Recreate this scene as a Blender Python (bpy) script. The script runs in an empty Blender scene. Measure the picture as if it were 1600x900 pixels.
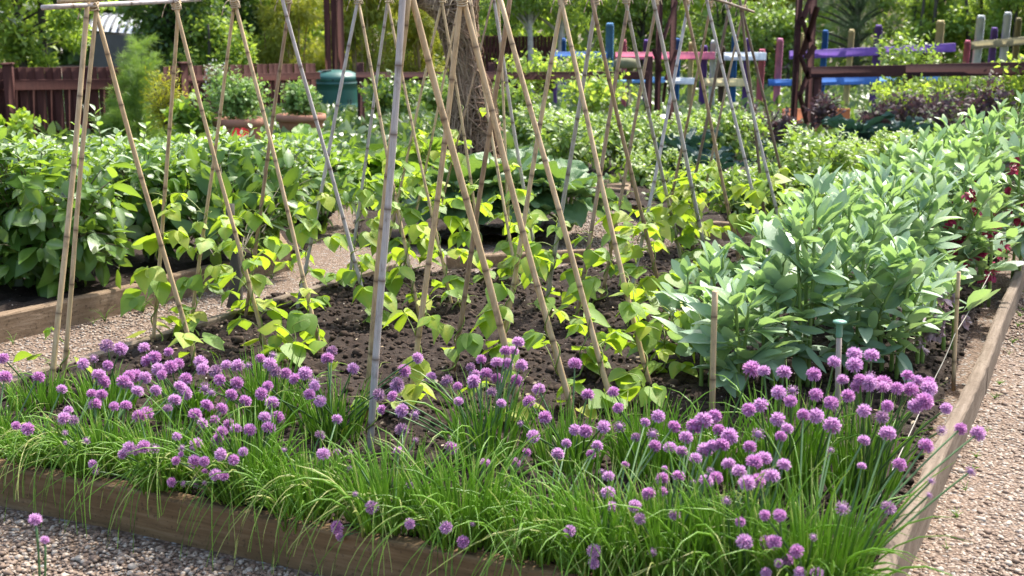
import bpy, math, random
import numpy as np
from mathutils import Vector

random.seed(7)
rng = np.random.default_rng(11)
S = bpy.context.scene
COL = S.collection

# ------------------------------------------------------------------ camera, sky, sun, exposure
H, F = 1.4, 1950.0
PITCH = math.atan(420 / F)
cam = bpy.data.cameras.new("camera")
cam.sensor_width = 36.0
cam.lens = F / 1600 * 36
cam.clip_start, cam.clip_end = 0.05, 600
cam.dof.use_dof = True
cam.dof.focus_distance = 4.4
cam.dof.aperture_fstop = 5.0
cam_o = bpy.data.objects.new("camera", cam)
cam_o.location = (0, 0, H)
cam_o.rotation_euler = (math.pi / 2 - PITCH, 0, 0)
COL.objects.link(cam_o)
S.camera = cam_o

SUN_AZ, SUN_EL = math.radians(40), math.radians(57)      # azimuth from +Y towards +X
SDIR = Vector((math.sin(SUN_AZ) * math.cos(SUN_EL), math.cos(SUN_AZ) * math.cos(SUN_EL), math.sin(SUN_EL)))
world = bpy.data.worlds.new("World")
S.world = world
world.use_nodes = True
wn = world.node_tree
sky = wn.nodes.new("ShaderNodeTexSky")
sky.sky_type = 'NISHITA'
sky.sun_disc = False
sky.sun_elevation = SUN_EL
sky.sun_rotation = SUN_AZ
sky.dust_density = 4.0
sky.air_density = 1.2
wn.links.new(sky.outputs[0], wn.nodes["Background"].inputs[0])
wn.nodes["Background"].inputs[1].default_value = 0.15
sun = bpy.data.lights.new("sun", 'SUN')
sun.energy = 3.1
sun.angle = math.radians(1.5)
sun.color = (1.0, 0.95, 0.87)
sun_o = bpy.data.objects.new("sun", sun)
sun_o.rotation_euler = (-SDIR).to_track_quat('-Z', 'Y').to_euler()
sun_o.location = (6, 10, 12)
COL.objects.link(sun_o)
S.view_settings.view_transform = 'Standard'
S.view_settings.look = 'None'
S.view_settings.exposure = 1.45
S.view_settings.gamma = 1.0
S.cycles.use_denoising = True
S.cycles.max_bounces = 8
S.cycles.diffuse_bounces = 3
S.cycles.transmission_bounces = 4
S.cycles.transparent_max_bounces = 8
S.cycles.caustics_reflective = False
S.cycles.caustics_refractive = False

# ------------------------------------------------------------------ pixel (1600x900 photo) -> place in the garden
CP, SP = math.cos(PITCH), math.sin(PITCH)
def ray(x, y):
    u, v = (x - 800) / F, (450 - y) / F
    return np.array([u, CP + v * SP, -SP + v * CP])
def az(x, y, z):
    d = ray(x, y)
    return np.array([0, 0, H]) + d * ((z - H) / d[2])
def ay(x, y, Y):
    d = ray(x, y)
    return np.array([0, 0, H]) + d * (Y / d[1])

# ------------------------------------------------------------------ mesh building
class MB:
    def __init__(self):
        self.v, self.f4, self.f3, self.t, self.n = [], [], [], [], 0
        self.smooth = True
    def add(self, v, f, tint=0.5):
        v = np.asarray(v, float).reshape(-1, 3)
        f = np.asarray(f, int)
        (self.f4 if f.shape[1] == 4 else self.f3).append(f + self.n)
        self.v.append(v)
        t = np.empty(len(v)); t[:] = tint
        self.t.append(t)
        self.n += len(v)
        return self
    def mesh(self, name, mat):
        v = np.concatenate(self.v)
        f4 = np.concatenate(self.f4) if self.f4 else np.zeros((0, 4), int)
        f3 = np.concatenate(self.f3) if self.f3 else np.zeros((0, 3), int)
        me = bpy.data.meshes.new(name)
        me.vertices.add(len(v)); me.vertices.foreach_set("co", v.ravel().astype(np.float32))
        nl = f4.size + f3.size
        me.loops.add(nl)
        me.loops.foreach_set("vertex_index", np.concatenate([f4.ravel(), f3.ravel()]).astype(np.int32))
        npoly = len(f4) + len(f3)
        me.polygons.add(npoly)
        st = np.concatenate([np.arange(len(f4)) * 4, f4.size + np.arange(len(f3)) * 3]).astype(np.int32)
        me.polygons.foreach_set("loop_start", st)
        me.update(calc_edges=True)
        me.polygons.foreach_set("use_smooth", np.full(npoly, self.smooth, bool))
        at = me.attributes.new("tint", 'FLOAT', 'POINT')
        at.data.foreach_set("value", np.concatenate(self.t).astype(np.float32))
        if mat: me.materials.append(mat)
        me.validate()
        return me
    def build(self, name, mat, parent=None, loc=None):
        o = bpy.data.objects.new(name, self.mesh(name, mat))
        COL.objects.link(o)
        if parent: o.parent = parent
        if loc is not None: o.location = loc
        return o

def tag(o, label=None, cat=None, group=None, kind=None):
    if label: o["label"] = label
    if cat: o["category"] = cat
    if group: o["group"] = group
    if kind: o["kind"] = kind
    return o
def empty(name, loc, label, cat, group=None):
    o = bpy.data.objects.new(name, None)
    o.empty_display_size = 0.1
    o.location = tuple(loc)
    COL.objects.link(o)
    return tag(o, label, cat, group)
def inst(name, me, parent=None, loc=(0, 0, 0), rz=0, sc=1.0, rot=None):
    o = bpy.data.objects.new(name, me)
    COL.objects.link(o)
    if parent: o.parent = parent
    o.location = tuple(loc)
    o.rotation_euler = rot if rot is not None else (0, 0, rz)
    o.scale = (sc, sc, sc) if np.isscalar(sc) else sc
    return o

def unit(a):
    return a / np.maximum(np.linalg.norm(a, axis=-1, keepdims=True), 1e-9)
def basis(d, n):
    """columns: leaf width, leaf length (d), leaf normal"""
    d = unit(d)
    x = unit(np.cross(d, n))
    nn = np.cross(x, d)
    return np.stack([x, d, nn], axis=-1)
def stamp(mb, tpl, M, T, s, tint, grad=0.):
    v, f = tpl
    n = len(T)
    if n == 0: return
    s = np.broadcast_to(np.asarray(s, float), (n,))
    V = np.einsum('nij,kj->nki', M, v) * s[:, None, None] + T[:, None, :]
    Fi = (f[None] + (np.arange(n) * len(v))[:, None, None]).reshape(-1, f.shape[1])
    tt = np.broadcast_to(np.asarray(tint, float), (n,))[:, None] + grad * (v[None, :, 1] - .6)
    if len(v) in (15, 18, 21): tt = np.where(tt < .99, np.minimum(tt + np.where(np.arange(len(v)) % 3 == 1, .20, -.05)[None], .98), tt)
    mb.add(V.reshape(-1, 3), Fi, np.clip(tt, 0, 1).ravel())
def stamps(mb, tpls, M, T, s, tint):
    n = len(T)
    s = np.broadcast_to(np.asarray(s, float), (n,)); tint = np.broadcast_to(np.asarray(tint, float), (n,))
    k = rng.integers(0, len(tpls), n)
    for i, tp in enumerate(tpls):
        m = k == i
        stamp(mb, tp, M[m], T[m], s[m], tint[m])
def leaf_tpl(prof, fold=0.25, curl=0.25, wave=0.0, twist=0.0, side=0.0):
    """prof: rows of (y, half width); three columns, folded along the midrib and curling down"""
    v = []
    for i, (y, w) in enumerate(prof):
        z = -curl * y * y
        for sx in (-1, 0, 1):
            wv = wave * math.sin(i * 2.1 + sx * 1.3)
            x = sx * w
            v.append((x + side * y * y, y, z + fold * abs(x) + wv * abs(sx) + twist * x * y))
    f = []
    for i in range(len(prof) - 1):
        a = i * 3
        f += [(a, a + 1, a + 4, a + 3), (a + 1, a + 2, a + 5, a + 4)]
    return np.array(v, float), np.array(f, int)
def fan(prof, n=5):
    return [leaf_tpl(prof, fold=random.uniform(-.1, .5), curl=random.uniform(.0, .5), wave=random.uniform(0, .025),
                     twist=random.uniform(-.5, .5), side=random.uniform(-.15, .15)) for _ in range(n)]
T_HEART = fan([(-.06, .2), (0.06, .38), (.2, .46), (.42, .42), (.65, .27), (.85, .11), (1, .012)], 7)
T_OVATE = fan([(0, .04), (.15, .17), (.38, .265), (.62, .23), (.84, .11), (1, .01)], 9)
T_ELLIP = fan([(0, .03), (.14, .125), (.36, .195), (.62, .19), (.86, .11), (1, .015)], 7)
T_SMALL = fan([(0, .04), (.35, .28), (.7, .22), (1, .01)], 5)
T_CARD = fan([(0, .06), (.45, .33), (1, .02)], 5)
T_BLADE = fan([(0, .03), (.3, .075), (.7, .06), (1, .004)], 5)
T_NEEDLE = [leaf_tpl([(0, .012), (.5, .016), (1, .003)], 0, c) for c in (0, .15, .3)]

def tubes(mb, P, R, sides=5, tint=0.5, cap=True):
    """P (m,n,3) centre lines, R (m,n) radii"""
    P = np.asarray(P, float); R = np.asarray(R, float)
    if P.ndim == 2: P = P[None]
    m, n, _ = P.shape
    R = np.broadcast_to(R, (m, n))
    T = unit(np.gradient(P, axis=1))
    ref = np.where(np.abs(T[..., 2:3]) > .95, np.array([1., 0, 0]), np.array([0, 0, 1.]))
    A = unit(np.cross(T, ref)); B = np.cross(T, A)
    a = np.arange(sides) / sides * 2 * math.pi
    V = P[:, :, None, :] + R[:, :, None, None] * (np.cos(a)[:, None] * A[:, :, None, :] + np.sin(a)[:, None] * B[:, :, None, :])
    q = []
    for i in range(n - 1):
        for j in range(sides):
            k = (j + 1) % sides
            q.append((i * sides + j, i * sides + k, (i + 1) * sides + k, (i + 1) * sides + j))
    q = np.array(q)
    off = (np.arange(m) * n * sides)[:, None, None]
    t = np.asarray(tint, float)
    t = np.repeat(t.reshape(m * n), sides) if t.ndim == 2 else np.repeat(np.broadcast_to(t, (m,)), n * sides)
    base = mb.n
    mb.add(V.reshape(-1, 3), (q[None] + off).reshape(-1, 4), t)
    if cap and sides > 3:
        idx = np.arange(sides)
        caps = []
        for e in (0, n - 1):
            for j in range(1, sides - 1):
                tri = (e * sides, e * sides + j, e * sides + j + 1)
                caps.append(tri if e else tri[::-1])
        caps = np.array(caps)
        mb.f3.append((caps[None] + off).reshape(-1, 3) + base)

def box(mb, c, size, ax=(1, 0, 0), up=(0, 0, 1), bev=0.004, tint=0.5):
    """bevelled box centred at c; size along ax, across, along up"""
    ax = unit(np.array(ax, float)); up = np.array(up, float)
    ay_ = unit(np.cross(up, ax)); up = np.cross(ax, ay_)
    hx, hy, hz = np.array(size) / 2
    b = min(bev, hx * .9, hy * .9, hz * .9)
    vs, idx = [], {}
    for sx in (-1, 1):
        for sy in (-1, 1):
            for sz in (-1, 1):
                for k in range(3):
                    p = np.array([sx * (hx - b), sy * (hy - b), sz * (hz - b)])
                    p[k] += (sx, sy, sz)[k] * b
                    idx[(sx, sy, sz, k)] = len(vs); vs.append(p)
    f4, f3 = [], []
    for k in range(3):
        i, j = [q for q in range(3) if q != k]
        for s in (-1, 1):
            ring = []
            for a, bb in ((-1, -1), (1, -1), (1, 1), (-1, 1)):
                sg = [0, 0, 0]; sg[k] = s; sg[i] = a; sg[j] = bb
                ring.append(idx[(*sg, k)])
            if (s > 0) != (k != 1): ring = ring[::-1]
            f4.append(ring)
    for k in range(3):                      # edges parallel to axis k
        i, j = [q for q in range(3) if q != k]
        for a in (-1, 1):
            for bb in (-1, 1):
                def g(s, face):
                    sg = [0, 0, 0]; sg[k] = s; sg[i] = a; sg[j] = bb
                    return idx[(*sg, face)]
                f4.append([g(-1, i), g(1, i), g(1, j), g(-1, j)])
    for sx in (-1, 1):
        for sy in (-1, 1):
            for sz in (-1, 1):
                f3.append([idx[(sx, sy, sz, k)] for k in range(3)])
    vs = np.array(vs)
    W = np.array(c) + vs[:, :1] * ax + vs[:, 1:2] * ay_ + vs[:, 2:] * up
    base = mb.n
    mb.add(W, np.array(f4), tint)
    mb.f3.append(np.array(f3) + base)

def plank(mb, a, b, wid, hgt, up=(0, 0, 1), bev=.004, tint=.5):
    a, b = np.array(a, float), np.array(b, float)
    box(mb, (a + b) / 2, (np.linalg.norm(b - a), wid, hgt), b - a, up, bev, tint)
def lathe(mb, prof, seg=32, c=(0, 0, 0), tint=.5):
    prof = np.array(prof, float)
    a = np.arange(seg) / seg * 2 * math.pi
    V = np.stack([prof[:, None, 0] * np.cos(a), prof[:, None, 0] * np.sin(a), np.broadcast_to(prof[:, 1:2], (len(prof), seg))], -1)
    f = [(i * seg + j, i * seg + (j + 1) % seg, (i + 1) * seg + (j + 1) % seg, (i + 1) * seg + j) for i in range(len(prof) - 1) for j in range(seg)]
    mb.add(V.reshape(-1, 3) + np.array(c), np.array(f), tint)

def vnoise(x, y, seed=0):
    """smooth value noise"""
    r = np.random.default_rng(seed).random((256, 256))
    xi, yi = np.floor(x).astype(int), np.floor(y).astype(int)
    fx, fy = x - xi, y - yi
    fx, fy = fx * fx * (3 - 2 * fx), fy * fy * (3 - 2 * fy)
    g = lambda i, j: r[(xi + i) % 256, (yi + j) % 256]
    return (g(0, 0) * (1 - fx) + g(1, 0) * fx) * (1 - fy) + (g(0, 1) * (1 - fx) + g(1, 1) * fx) * fy

# ------------------------------------------------------------------ materials
def newmat(name):
    m = bpy.data.materials.new(name); m.use_nodes = True
    nt = m.node_tree
    return m, nt, nt.nodes["Principled BSDF"], nt.nodes["Material Output"]
def rgb(c): return (c[0], c[1], c[2], 1)
def mixc(nt, fac, a, b):
    n = nt.nodes.new("ShaderNodeMix"); n.data_type = 'RGBA'
    if hasattr(fac, "links"): nt.links.new(fac, n.inputs[0])
    else: n.inputs[0].default_value = fac
    for s, c in ((6, a), (7, b)):
        if hasattr(c, "links"): nt.links.new(c, n.inputs[s])
        else: n.inputs[s].default_value = rgb(c)
    return n.outputs[2]
def attr(nt, name="tint"):
    n = nt.nodes.new("ShaderNodeAttribute"); n.attribute_name = name
    return n.outputs["Fac"]
def noise(nt, scale, detail=4, vec=None, rough=.6):
    n = nt.nodes.new("ShaderNodeTexNoise"); n.inputs["Scale"].default_value = scale
    n.inputs["Detail"].default_value = detail; n.inputs["Roughness"].default_value = rough
    if vec is not None: nt.links.new(vec, n.inputs["Vector"])
    return n.outputs["Fac"]
def ramp(nt, fac, stops):
    n = nt.nodes.new("ShaderNodeValToRGB")
    e = n.color_ramp.elements
    while len(e) > 1: e.remove(e[-1])
    e[0].position = stops[0][0]; e[0].color = rgb(stops[0][1])
    for p, c in stops[1:]:
        k = e.new(p); k.color = rgb(c)
    nt.links.new(fac, n.inputs[0])
    return n.outputs[0]
def objcoord(nt, scale=(1, 1, 1), kind="Object"):
    t = nt.nodes.new("ShaderNodeTexCoord"); mp = nt.nodes.new("ShaderNodeMapping")
    mp.inputs["Scale"].default_value = scale
    nt.links.new(t.outputs[kind], mp.inputs[0])
    return mp.outputs[0]
def bump(nt, bsdf, h, strength=.4, dist=.01):
    b = nt.nodes.new("ShaderNodeBump"); b.inputs["Strength"].default_value = strength; b.inputs["Distance"].default_value = dist
    nt.links.new(h, b.inputs["Height"]); nt.links.new(b.outputs[0], bsdf.inputs["Normal"])
    return b.outputs[0]

def leafmat(name, dark, light, trans, tf=.4, rough=.42, spec=.5, bumpy=0.0, yellow=None, under=None):
    m, nt, p, out = newmat(name)
    stops = [(0, dark), (.75, light)] + ([(1.0, yellow)] if yellow else [])
    c = ramp(nt, attr(nt), stops)
    nz = noise(nt, 35, 3)
    c = mixc(nt, nt.nodes.new("ShaderNodeMath").outputs[0] if False else nz, c, mixc(nt, .5, c, light))
    if under:
        g = nt.nodes.new("ShaderNodeNewGeometry")
        c = mixc(nt, g.outputs["Backfacing"], c, under)
    nt.links.new(c, p.inputs["Base Color"])
    p.inputs["Roughness"].default_value = rough
    p.inputs["Specular IOR Level"].default_value = spec
    tr = nt.nodes.new("ShaderNodeBsdfTranslucent")
    nt.links.new(mixc(nt, attr(nt), mixc(nt, .6, trans, dark), trans), tr.inputs[0])
    if bumpy:
        b = bump(nt, p, noise(nt, 90, 4), bumpy, .004)
    mx = nt.nodes.new("ShaderNodeMixShader"); mx.inputs[0].default_value = tf
    nt.links.new(p.outputs[0], mx.inputs[1]); nt.links.new(tr.outputs[0], mx.inputs[2])
    nt.links.new(mx.outputs[0], out.inputs[0])
    return m
M = {}
M['chive'] = leafmat('chive leaf', (.09, .20, .022), (.19, .36, .05), (.48, .72, .06), .42, .4, .5, yellow=(.55, .48, .22))
M['stalk'] = leafmat('chive stalk', (.05, .12, .04), (.10, .19, .06), (.15, .28, .05), .15, .4)
M['petal'] = leafmat('chive petal', (.46, .20, .44), (.78, .49, .75), (.86, .54, .84), .38, .6, .25, yellow=(.78, .62, .78))
M['petal_dark'] = leafmat('chive petal fresh', (.40, .14, .37), (.71, .37, .66), (.82, .43, .78), .38, .6, .25, yellow=(.70, .49, .71))
M['bud'] = leafmat('chive bud papery', (.30, .15, .30), (.52, .32, .48), (.5, .3, .45), .2, .6, .2, yellow=(0.367, 0.294, 0.242))
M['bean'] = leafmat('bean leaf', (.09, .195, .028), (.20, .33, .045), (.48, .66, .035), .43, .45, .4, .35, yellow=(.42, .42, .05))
M['vine'] = leafmat('bean vine', (.14, .22, .04), (.25, .32, .06), (.4, .5, .05), .25, .5)
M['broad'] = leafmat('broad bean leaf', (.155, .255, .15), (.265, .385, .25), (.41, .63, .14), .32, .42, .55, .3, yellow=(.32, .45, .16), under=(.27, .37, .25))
M['broadstem'] = leafmat('broad bean stem', (.13, .22, .05), (.22, .32, .08), (.3, .45, .05), .2, .45)
M['crimson'] = leafmat('crimson bean flower', (.20, .008, .045), (.45, .02, .10), (.5, .03, .12), .25, .5)
M['paleflower'] = leafmat('dusky bean flower', (.20, .13, .15), (.42, .30, .36), (.5, .35, .4), .25, .5)
M['apple'] = leafmat('apple leaf', (.035, .09, .018), (.10, .195, .033), (.38, .58, .04), .36, .36, .5, .3, yellow=(.44, .52, .34), under=(.15, .23, .12))
M['appletip'] = leafmat('apple shoot tip leaf', (.22, .30, .14), (.40, .48, .28), (.4, .5, .15), .3, .5, .5)
M['potato'] = leafmat('bush leaf', (.07, .14, .025), (.19, .29, .06), (.40, .58, .06), .38, .4, .5, .2, yellow=(.42, .49, .28))
M['brassica'] = leafmat('cabbage leaf', (.08, .17, .035), (.17, .29, .05), (.38, .58, .04), .42, .45, .5, .5, yellow=(.30, .38, .08))
M['glaucous'] = leafmat('glaucous cabbage leaf', (.12, .20, .14), (.23, .33, .24), (.2, .35, .12), .2, .45, .5, .4)
M['rhubarb'] = leafmat('crinkled leaf', (.055, .13, .05), (.13, .23, .09), (.25, .42, .05), .28, .36, .6, 1.0, under=(.16, .24, .13))
M['kale'] = leafmat('kale leaf', (.018, .045, .04), (.05, .10, .085), (.03, .09, .04), .12, .5, .4, 1.0)
M['purpleleaf'] = leafmat('purple leaf', (.035, .022, .028), (.10, .065, .075), (.14, .07, .08), .25, .6, .3, yellow=(.17, .17, .08))
M['treegreen'] = leafmat('tree leaf', (.075, .15, .03), (.22, .34, .075), (.58, .76, .08), .55, .4, .5, yellow=(.32, .38, .12))
M['treedark'] = leafmat('dark tree leaf', (.03, .07, .02), (.10, .18, .045), (.30, .46, .05), .42, .32, .6, yellow=(.15, .24, .06))
M['bamboo'] = leafmat('bamboo leaf', (.14, .18, .02), (.32, .35, .06), (.66, .68, .06), .5, .42, .5, yellow=(.40, .40, .12))
M['yellowleaf'] = leafmat('golden leaf', (.22, .26, .02), (.40, .42, .03), (.65, .62, .03), .4, .45, .4)
M['fennel'] = leafmat('fennel frond', (.10, .20, .035), (.22, .34, .06), (.4, .58, .06), .35, .5)
M['pine'] = leafmat('pine needle', (.035, .075, .025), (.09, .16, .05), (.1, .2, .04), .2, .45)
M['herb'] = leafmat('herb leaf', (.08, .17, .04), (.20, .33, .10), (.35, .55, .08), .36, .45, .4, yellow=(.36, .46, .18))
M['whiteflower'] = leafmat('white flower', (.6, .6, .55), (.8, .8, .76), (.7, .7, .6), .25, .6)
M['poppy'] = leafmat('red petal', (.42, .012, .012), (.60, .03, .025), (.7, .05, .03), .3, .5)
M['stem'] = leafmat('woody shoot', (.05, .045, .025), (.12, .10, .05), (.1, .1, .05), .05, .6)

def simplemat(name, c1, c2, rough=.7, scale=8, stretch=(1, 1, 1), bmp=.3, spec=.3, c3=None, detail=6, tintmix=.35):
    m, nt, p, out = newmat(name)
    co = objcoord(nt, stretch)
    n1 = noise(nt, scale, detail, co, .65)
    c = ramp(nt, n1, [(.3, c1), (.7, c2)])
    c = mixc(nt, attr(nt), c, mixc(nt, tintmix, c, c3 or c2))
    nt.links.new(c, p.inputs["Base Color"])
    p.inputs["Roughness"].default_value = rough
    p.inputs["Specular IOR Level"].default_value = spec
    if bmp: bump(nt, p, n1, bmp, .006)
    return m
def boardmat(name, c1, c2, c3, ang):
    """weathered sawn board: long grain along the board, blotches, dark flecks"""
    m, nt, p, out = newmat(name)
    t = nt.nodes.new("ShaderNodeTexCoord"); mp = nt.nodes.new("ShaderNodeMapping")
    mp.vector_type = 'TEXTURE'
    mp.inputs["Rotation"].default_value = (0, 0, ang)
    nt.links.new(t.outputs["Object"], mp.inputs[0])
    st = nt.nodes.new("ShaderNodeMapping"); st.inputs["Scale"].default_value = (1.6, 26, 26)
    nt.links.new(mp.outputs[0], st.inputs[0])
    g = noise(nt, 2.2, 8, st.outputs[0], .7)
    blot = noise(nt, 5.5, 5, mp.outputs[0])
    fine = noise(nt, 70, 3, mp.outputs[0])
    c = ramp(nt, g, [(.3, c1), (.52, c2), (.75, c3)])
    c = mixc(nt, ramp(nt, blot, [(.42, (0, 0, 0)), (.68, (1, 1, 1))]), c, mixc(nt, .55, c, c1))
    c = mixc(nt, ramp(nt, fine, [(.36, (1, 1, 1)), (.42, (0, 0, 0))]), c, mixc(nt, .5, c, (.04, .03, .02)))
    nt.links.new(c, p.inputs["Base Color"])
    p.inputs["Roughness"].default_value = .85; p.inputs["Specular IOR Level"].default_value = .2
    bump(nt, p, g, .5, .004)
    return m
E1A = math.atan2(.417, -.909)
M['board_front'] = boardmat('bed board deep brown', (.10, .062, .03), (.19, .12, .06), (.28, .20, .12), E1A)  # coloured a deeper brown than the side boards
M['board_side'] = boardmat('bed board pale', (.115, .085, .06), (.19, .148, .11), (.26, .215, .17), E1A + math.pi / 2)
M['board_old'] = boardmat('bed board brown', (.13, .088, .052), (.22, .155, .10), (.34, .26, .18), E1A + math.pi / 2)
M['fence'] = simplemat('red brown stained timber', (.032, .011, .009), (.075, .026, .02), .8, 6, (14, 14, 1.2), .3, spec=.15, c3=(.10, .045, .036))
M['rail'] = simplemat('dark brown stained timber', (.034, .013, .012), (.07, .028, .026), .8, 5, (1.5, 14, 14), .25, spec=.15, c3=(.085, .042, .038))
M['bark'] = simplemat('grey bark', (.030, .027, .021), (.085, .076, .062), .9, 14, (1, 1, .35), .8)
M['birch'] = simplemat('pale birch bark', (.18, .16, .14), (.50, .48, .44), .8, 6, (1, 1, 3), .4)
M['twig'] = simplemat('dry willow twig', (.12, .066, .038), (.27, .165, .10), .8, 30, (1, 1, 1), .2, c3=(.40, .28, .19), tintmix=.8)
M['twigcore'] = simplemat('willow core', (.03, .02, .014), (.07, .045, .03), .9, 12)
M['bin'] = simplemat('green plastic', (.008, .066, .052), (.012, .085, .067), .42, 3, bmp=.05, spec=.5, c3=(.04, .16, .14))
M['binvent'] = simplemat('dark slot', (.004, .015, .013), (.006, .02, .017), .6, 3, bmp=0)
M['terracotta'] = simplemat('terracotta', (.27, .105, .06), (.38, .17, .105), .8, 7, bmp=.15, c3=(.42, .26, .2))
M['metal'] = simplemat('pale roof glazing', (.45, .48, .52), (.62, .65, .68), .35, 2, bmp=0, spec=.6)
M['darkmetal'] = simplemat('dark glazing bar', (.06, .065, .07), (.1, .1, .11), .5, 2, bmp=0)
M['olive'] = simplemat('mossy wood', (.10, .10, .05), (.2, .19, .11), .85, 8)
M['greencap'] = simplemat('green plastic cap', (.10, .25, .17), (.17, .32, .24), .4, 3, bmp=0, spec=.5)
M['greystake'] = simplemat('weathered stake', (.22, .17, .14), (.38, .31, .27), .8, 12, (3, 3, .4), .3)
M['string'] = simplemat('string', (.26, .24, .2), (.36, .34, .29), .9, 40, bmp=.2)
M['twine'] = simplemat('jute twine', (.34, .25, .14), (.55, .44, .30), .95, 60, bmp=.3)
def paint(name, c):
    return simplemat(name, tuple(k * .55 + .02 for k in c), c, .7, 7, (5, 5, 1.2), .35, spec=.25, c3=tuple(k * .6 + .08 for k in c), detail=9)
PC = {'blue': (.025, .15, .50), 'sky': (.14, .36, .70), 'pink': (.72, .17, .27), 'rose': (.80, .27, .48), 'purple': (.16, .07, .36),
      'yellow': (.76, .62, .30), 'white': (.82, .86, .90), 'brown': (.12, .075, .06), 'olive': (.26, .22, .10), 'orange': (.55, .16, .05)}
for k, c in PC.items(): M['p_' + k] = paint(k + ' paint', c)

def canemat(name, c1, c2, c3):
    m, nt, p, out = newmat(name)
    co = objcoord(nt, (9, 9, 1.2), "Generated")
    n1 = noise(nt, 3, 6, co, .7)
    c = ramp(nt, n1, [(.3, c1), (.5, c2), (.75, c3)])
    spots = ramp(nt, noise(nt, 22, 5, objcoord(nt, (1, 1, .6)), .7), [(.54, (0, 0, 0)), (.68, (1, 1, 1))])
    c = mixc(nt, spots, c, mixc(nt, .5, c, (.08, .05, .03)))
    c = mixc(nt, attr(nt), c, (.10, .055, .03))          # tint 1 on the node rings
    nt.links.new(c, p.inputs["Base Color"])
    p.inputs["Roughness"].default_value = .5; p.inputs["Specular IOR Level"].default_value = .35
    bump(nt, p, n1, .15, .003)
    return m
M['cane_tan'] = canemat('tan bamboo', (.34, .225, .115), (.50, .36, .20), (.60, .46, .29))
M['cane_brown'] = canemat('brown bamboo', (.20, .125, .07), (.32, .21, .125), (.42, .31, .20))
M['cane_grey'] = canemat('grey bamboo', (.30, .255, .23), (.44, .39, .36), (.55, .50, .47))
M['cane_dark'] = canemat('dark bamboo', (.09, .058, .042), (.16, .11, .08), (.25, .18, .14))

# gravel
m, nt, p, out = newmat('gravel')
co = objcoord(nt)
vo = nt.nodes.new("ShaderNodeTexVoronoi"); vo.inputs["Scale"].default_value = 78; nt.links.new(co, vo.inputs["Vector"])
vo2 = nt.nodes.new("ShaderNodeTexVoronoi"); vo2.inputs["Scale"].default_value = 150; nt.links.new(co, vo2.inputs["Vector"])
sx = nt.nodes.new("ShaderNodeSeparateColor"); nt.links.new(vo.outputs["Color"], sx.inputs[0])
c = ramp(nt, sx.outputs[0], [(0, (0.087, 0.058, 0.041)), (.3, (0.209, 0.144, 0.102)), (.6, (0.205, 0.149, 0.108)), (.85, (0.273, 0.213, 0.165)), (1, (0.291, 0.310, 0.307))])
c = mixc(nt, ramp(nt, noise(nt, 1.3, 4, co), [(.35, (0, 0, 0)), (.7, (.5, .5, .5))]), c, mixc(nt, .5, c, (.16, .115, .085)))
c = mixc(nt, ramp(nt, vo.outputs["Distance"], [(.45, (0, 0, 0)), (.75, (1, 1, 1))]), c, (.10, .07, .05))
nt.links.new(c, p.inputs["Base Color"]); p.inputs["Roughness"].default_value = .85; p.inputs["Specular IOR Level"].default_value = .25
inv = nt.nodes.new("ShaderNodeMath"); inv.operation = 'SUBTRACT'; inv.inputs[0].default_value = 1; nt.links.new(vo.outputs["Distance"], inv.inputs[1])
bump(nt, p, inv.outputs[0], .9, .010)
M['gravel'] = m
m, nt, p, out = newmat('pebble')
c = ramp(nt, attr(nt), [(0, (0.136, 0.096, 0.069)), (.25, (0.174, 0.121, 0.087)), (.5, (0.211, 0.153, 0.112)), (.72, (0.280, 0.213, 0.161)), (.88, (0.485, 0.417, 0.329)), (1, (0.262, 0.235, 0.212))])
c = mixc(nt, noise(nt, 160, 2, objcoord(nt)), c, mixc(nt, .4, c, (.2, .14, .1)))
nt.links.new(c, p.inputs["Base Color"]); p.inputs["Roughness"].default_value = .7; p.inputs["Specular IOR Level"].default_value = .3
M['pebble'] = m
# soil
m, nt, p, out = newmat('soil')
co = objcoord(nt)
n1 = noise(nt, 55, 6, co, .7); n2 = noise(nt, 4, 3, co)
c = ramp(nt, n1, [(.3, (.011, .0065, .0045)), (.55, (.029, .018, .012)), (.75, (.052, .033, .022))])
c = mixc(nt, n2, c, mixc(nt, .5, c, (.03, .02, .014)))
vs = nt.nodes.new("ShaderNodeTexVoronoi"); vs.inputs["Scale"].default_value = 75; nt.links.new(co, vs.inputs["Vector"])
vsx = nt.nodes.new("ShaderNodeSeparateColor"); nt.links.new(vs.outputs["Color"], vsx.inputs[0])
a = ramp(nt, vsx.outputs[1], [(.955, (0, 0, 0)), (.965, (1, 1, 1))]); b = ramp(nt, vs.outputs["Distance"], [(.18, (1, 1, 1)), (.26, (0, 0, 0))])
mm = nt.nodes.new("ShaderNodeMix"); mm.data_type = 'RGBA'; mm.blend_type = 'MULTIPLY'; mm.inputs[0].default_value = 1
nt.links.new(a, mm.inputs[6]); nt.links.new(b, mm.inputs[7])
c = mixc(nt, mm.outputs[2], c, (.42, .38, .33))
nt.links.new(c, p.inputs["Base Color"]); p.inputs["Roughness"].default_value = .9; p.inputs["Specular IOR Level"].default_value = .25
bump(nt, p, n1, .8, .012)
M['soil'] = m
M['clod'] = simplemat('soil crumb', (.015, .0095, .0065), (.052, .034, .023), .92, 40, bmp=.5, spec=.2, c3=(.13, .095, .07))
M['far_ground'] = simplemat('rough grass', (.04, .06, .015), (.10, .12, .04), .95, 3, bmp=.4, c3=(.12, .1, .05))

def part(mb, name, mat, parent):
    """mesh given in garden coordinates, stored relative to its (unrotated) thing"""
    o = bpy.data.objects.new(name, None) if False else None
    l = np.array(parent.location)
    mb.v = [v - l for v in mb.v]
    return mb.build(name, mat, parent)
def sub(mb, name, mat, prt, thing_):
    l = np.array(thing_.location)
    mb.v = [v - l for v in mb.v]
    return mb.build(name, mat, prt)

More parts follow.
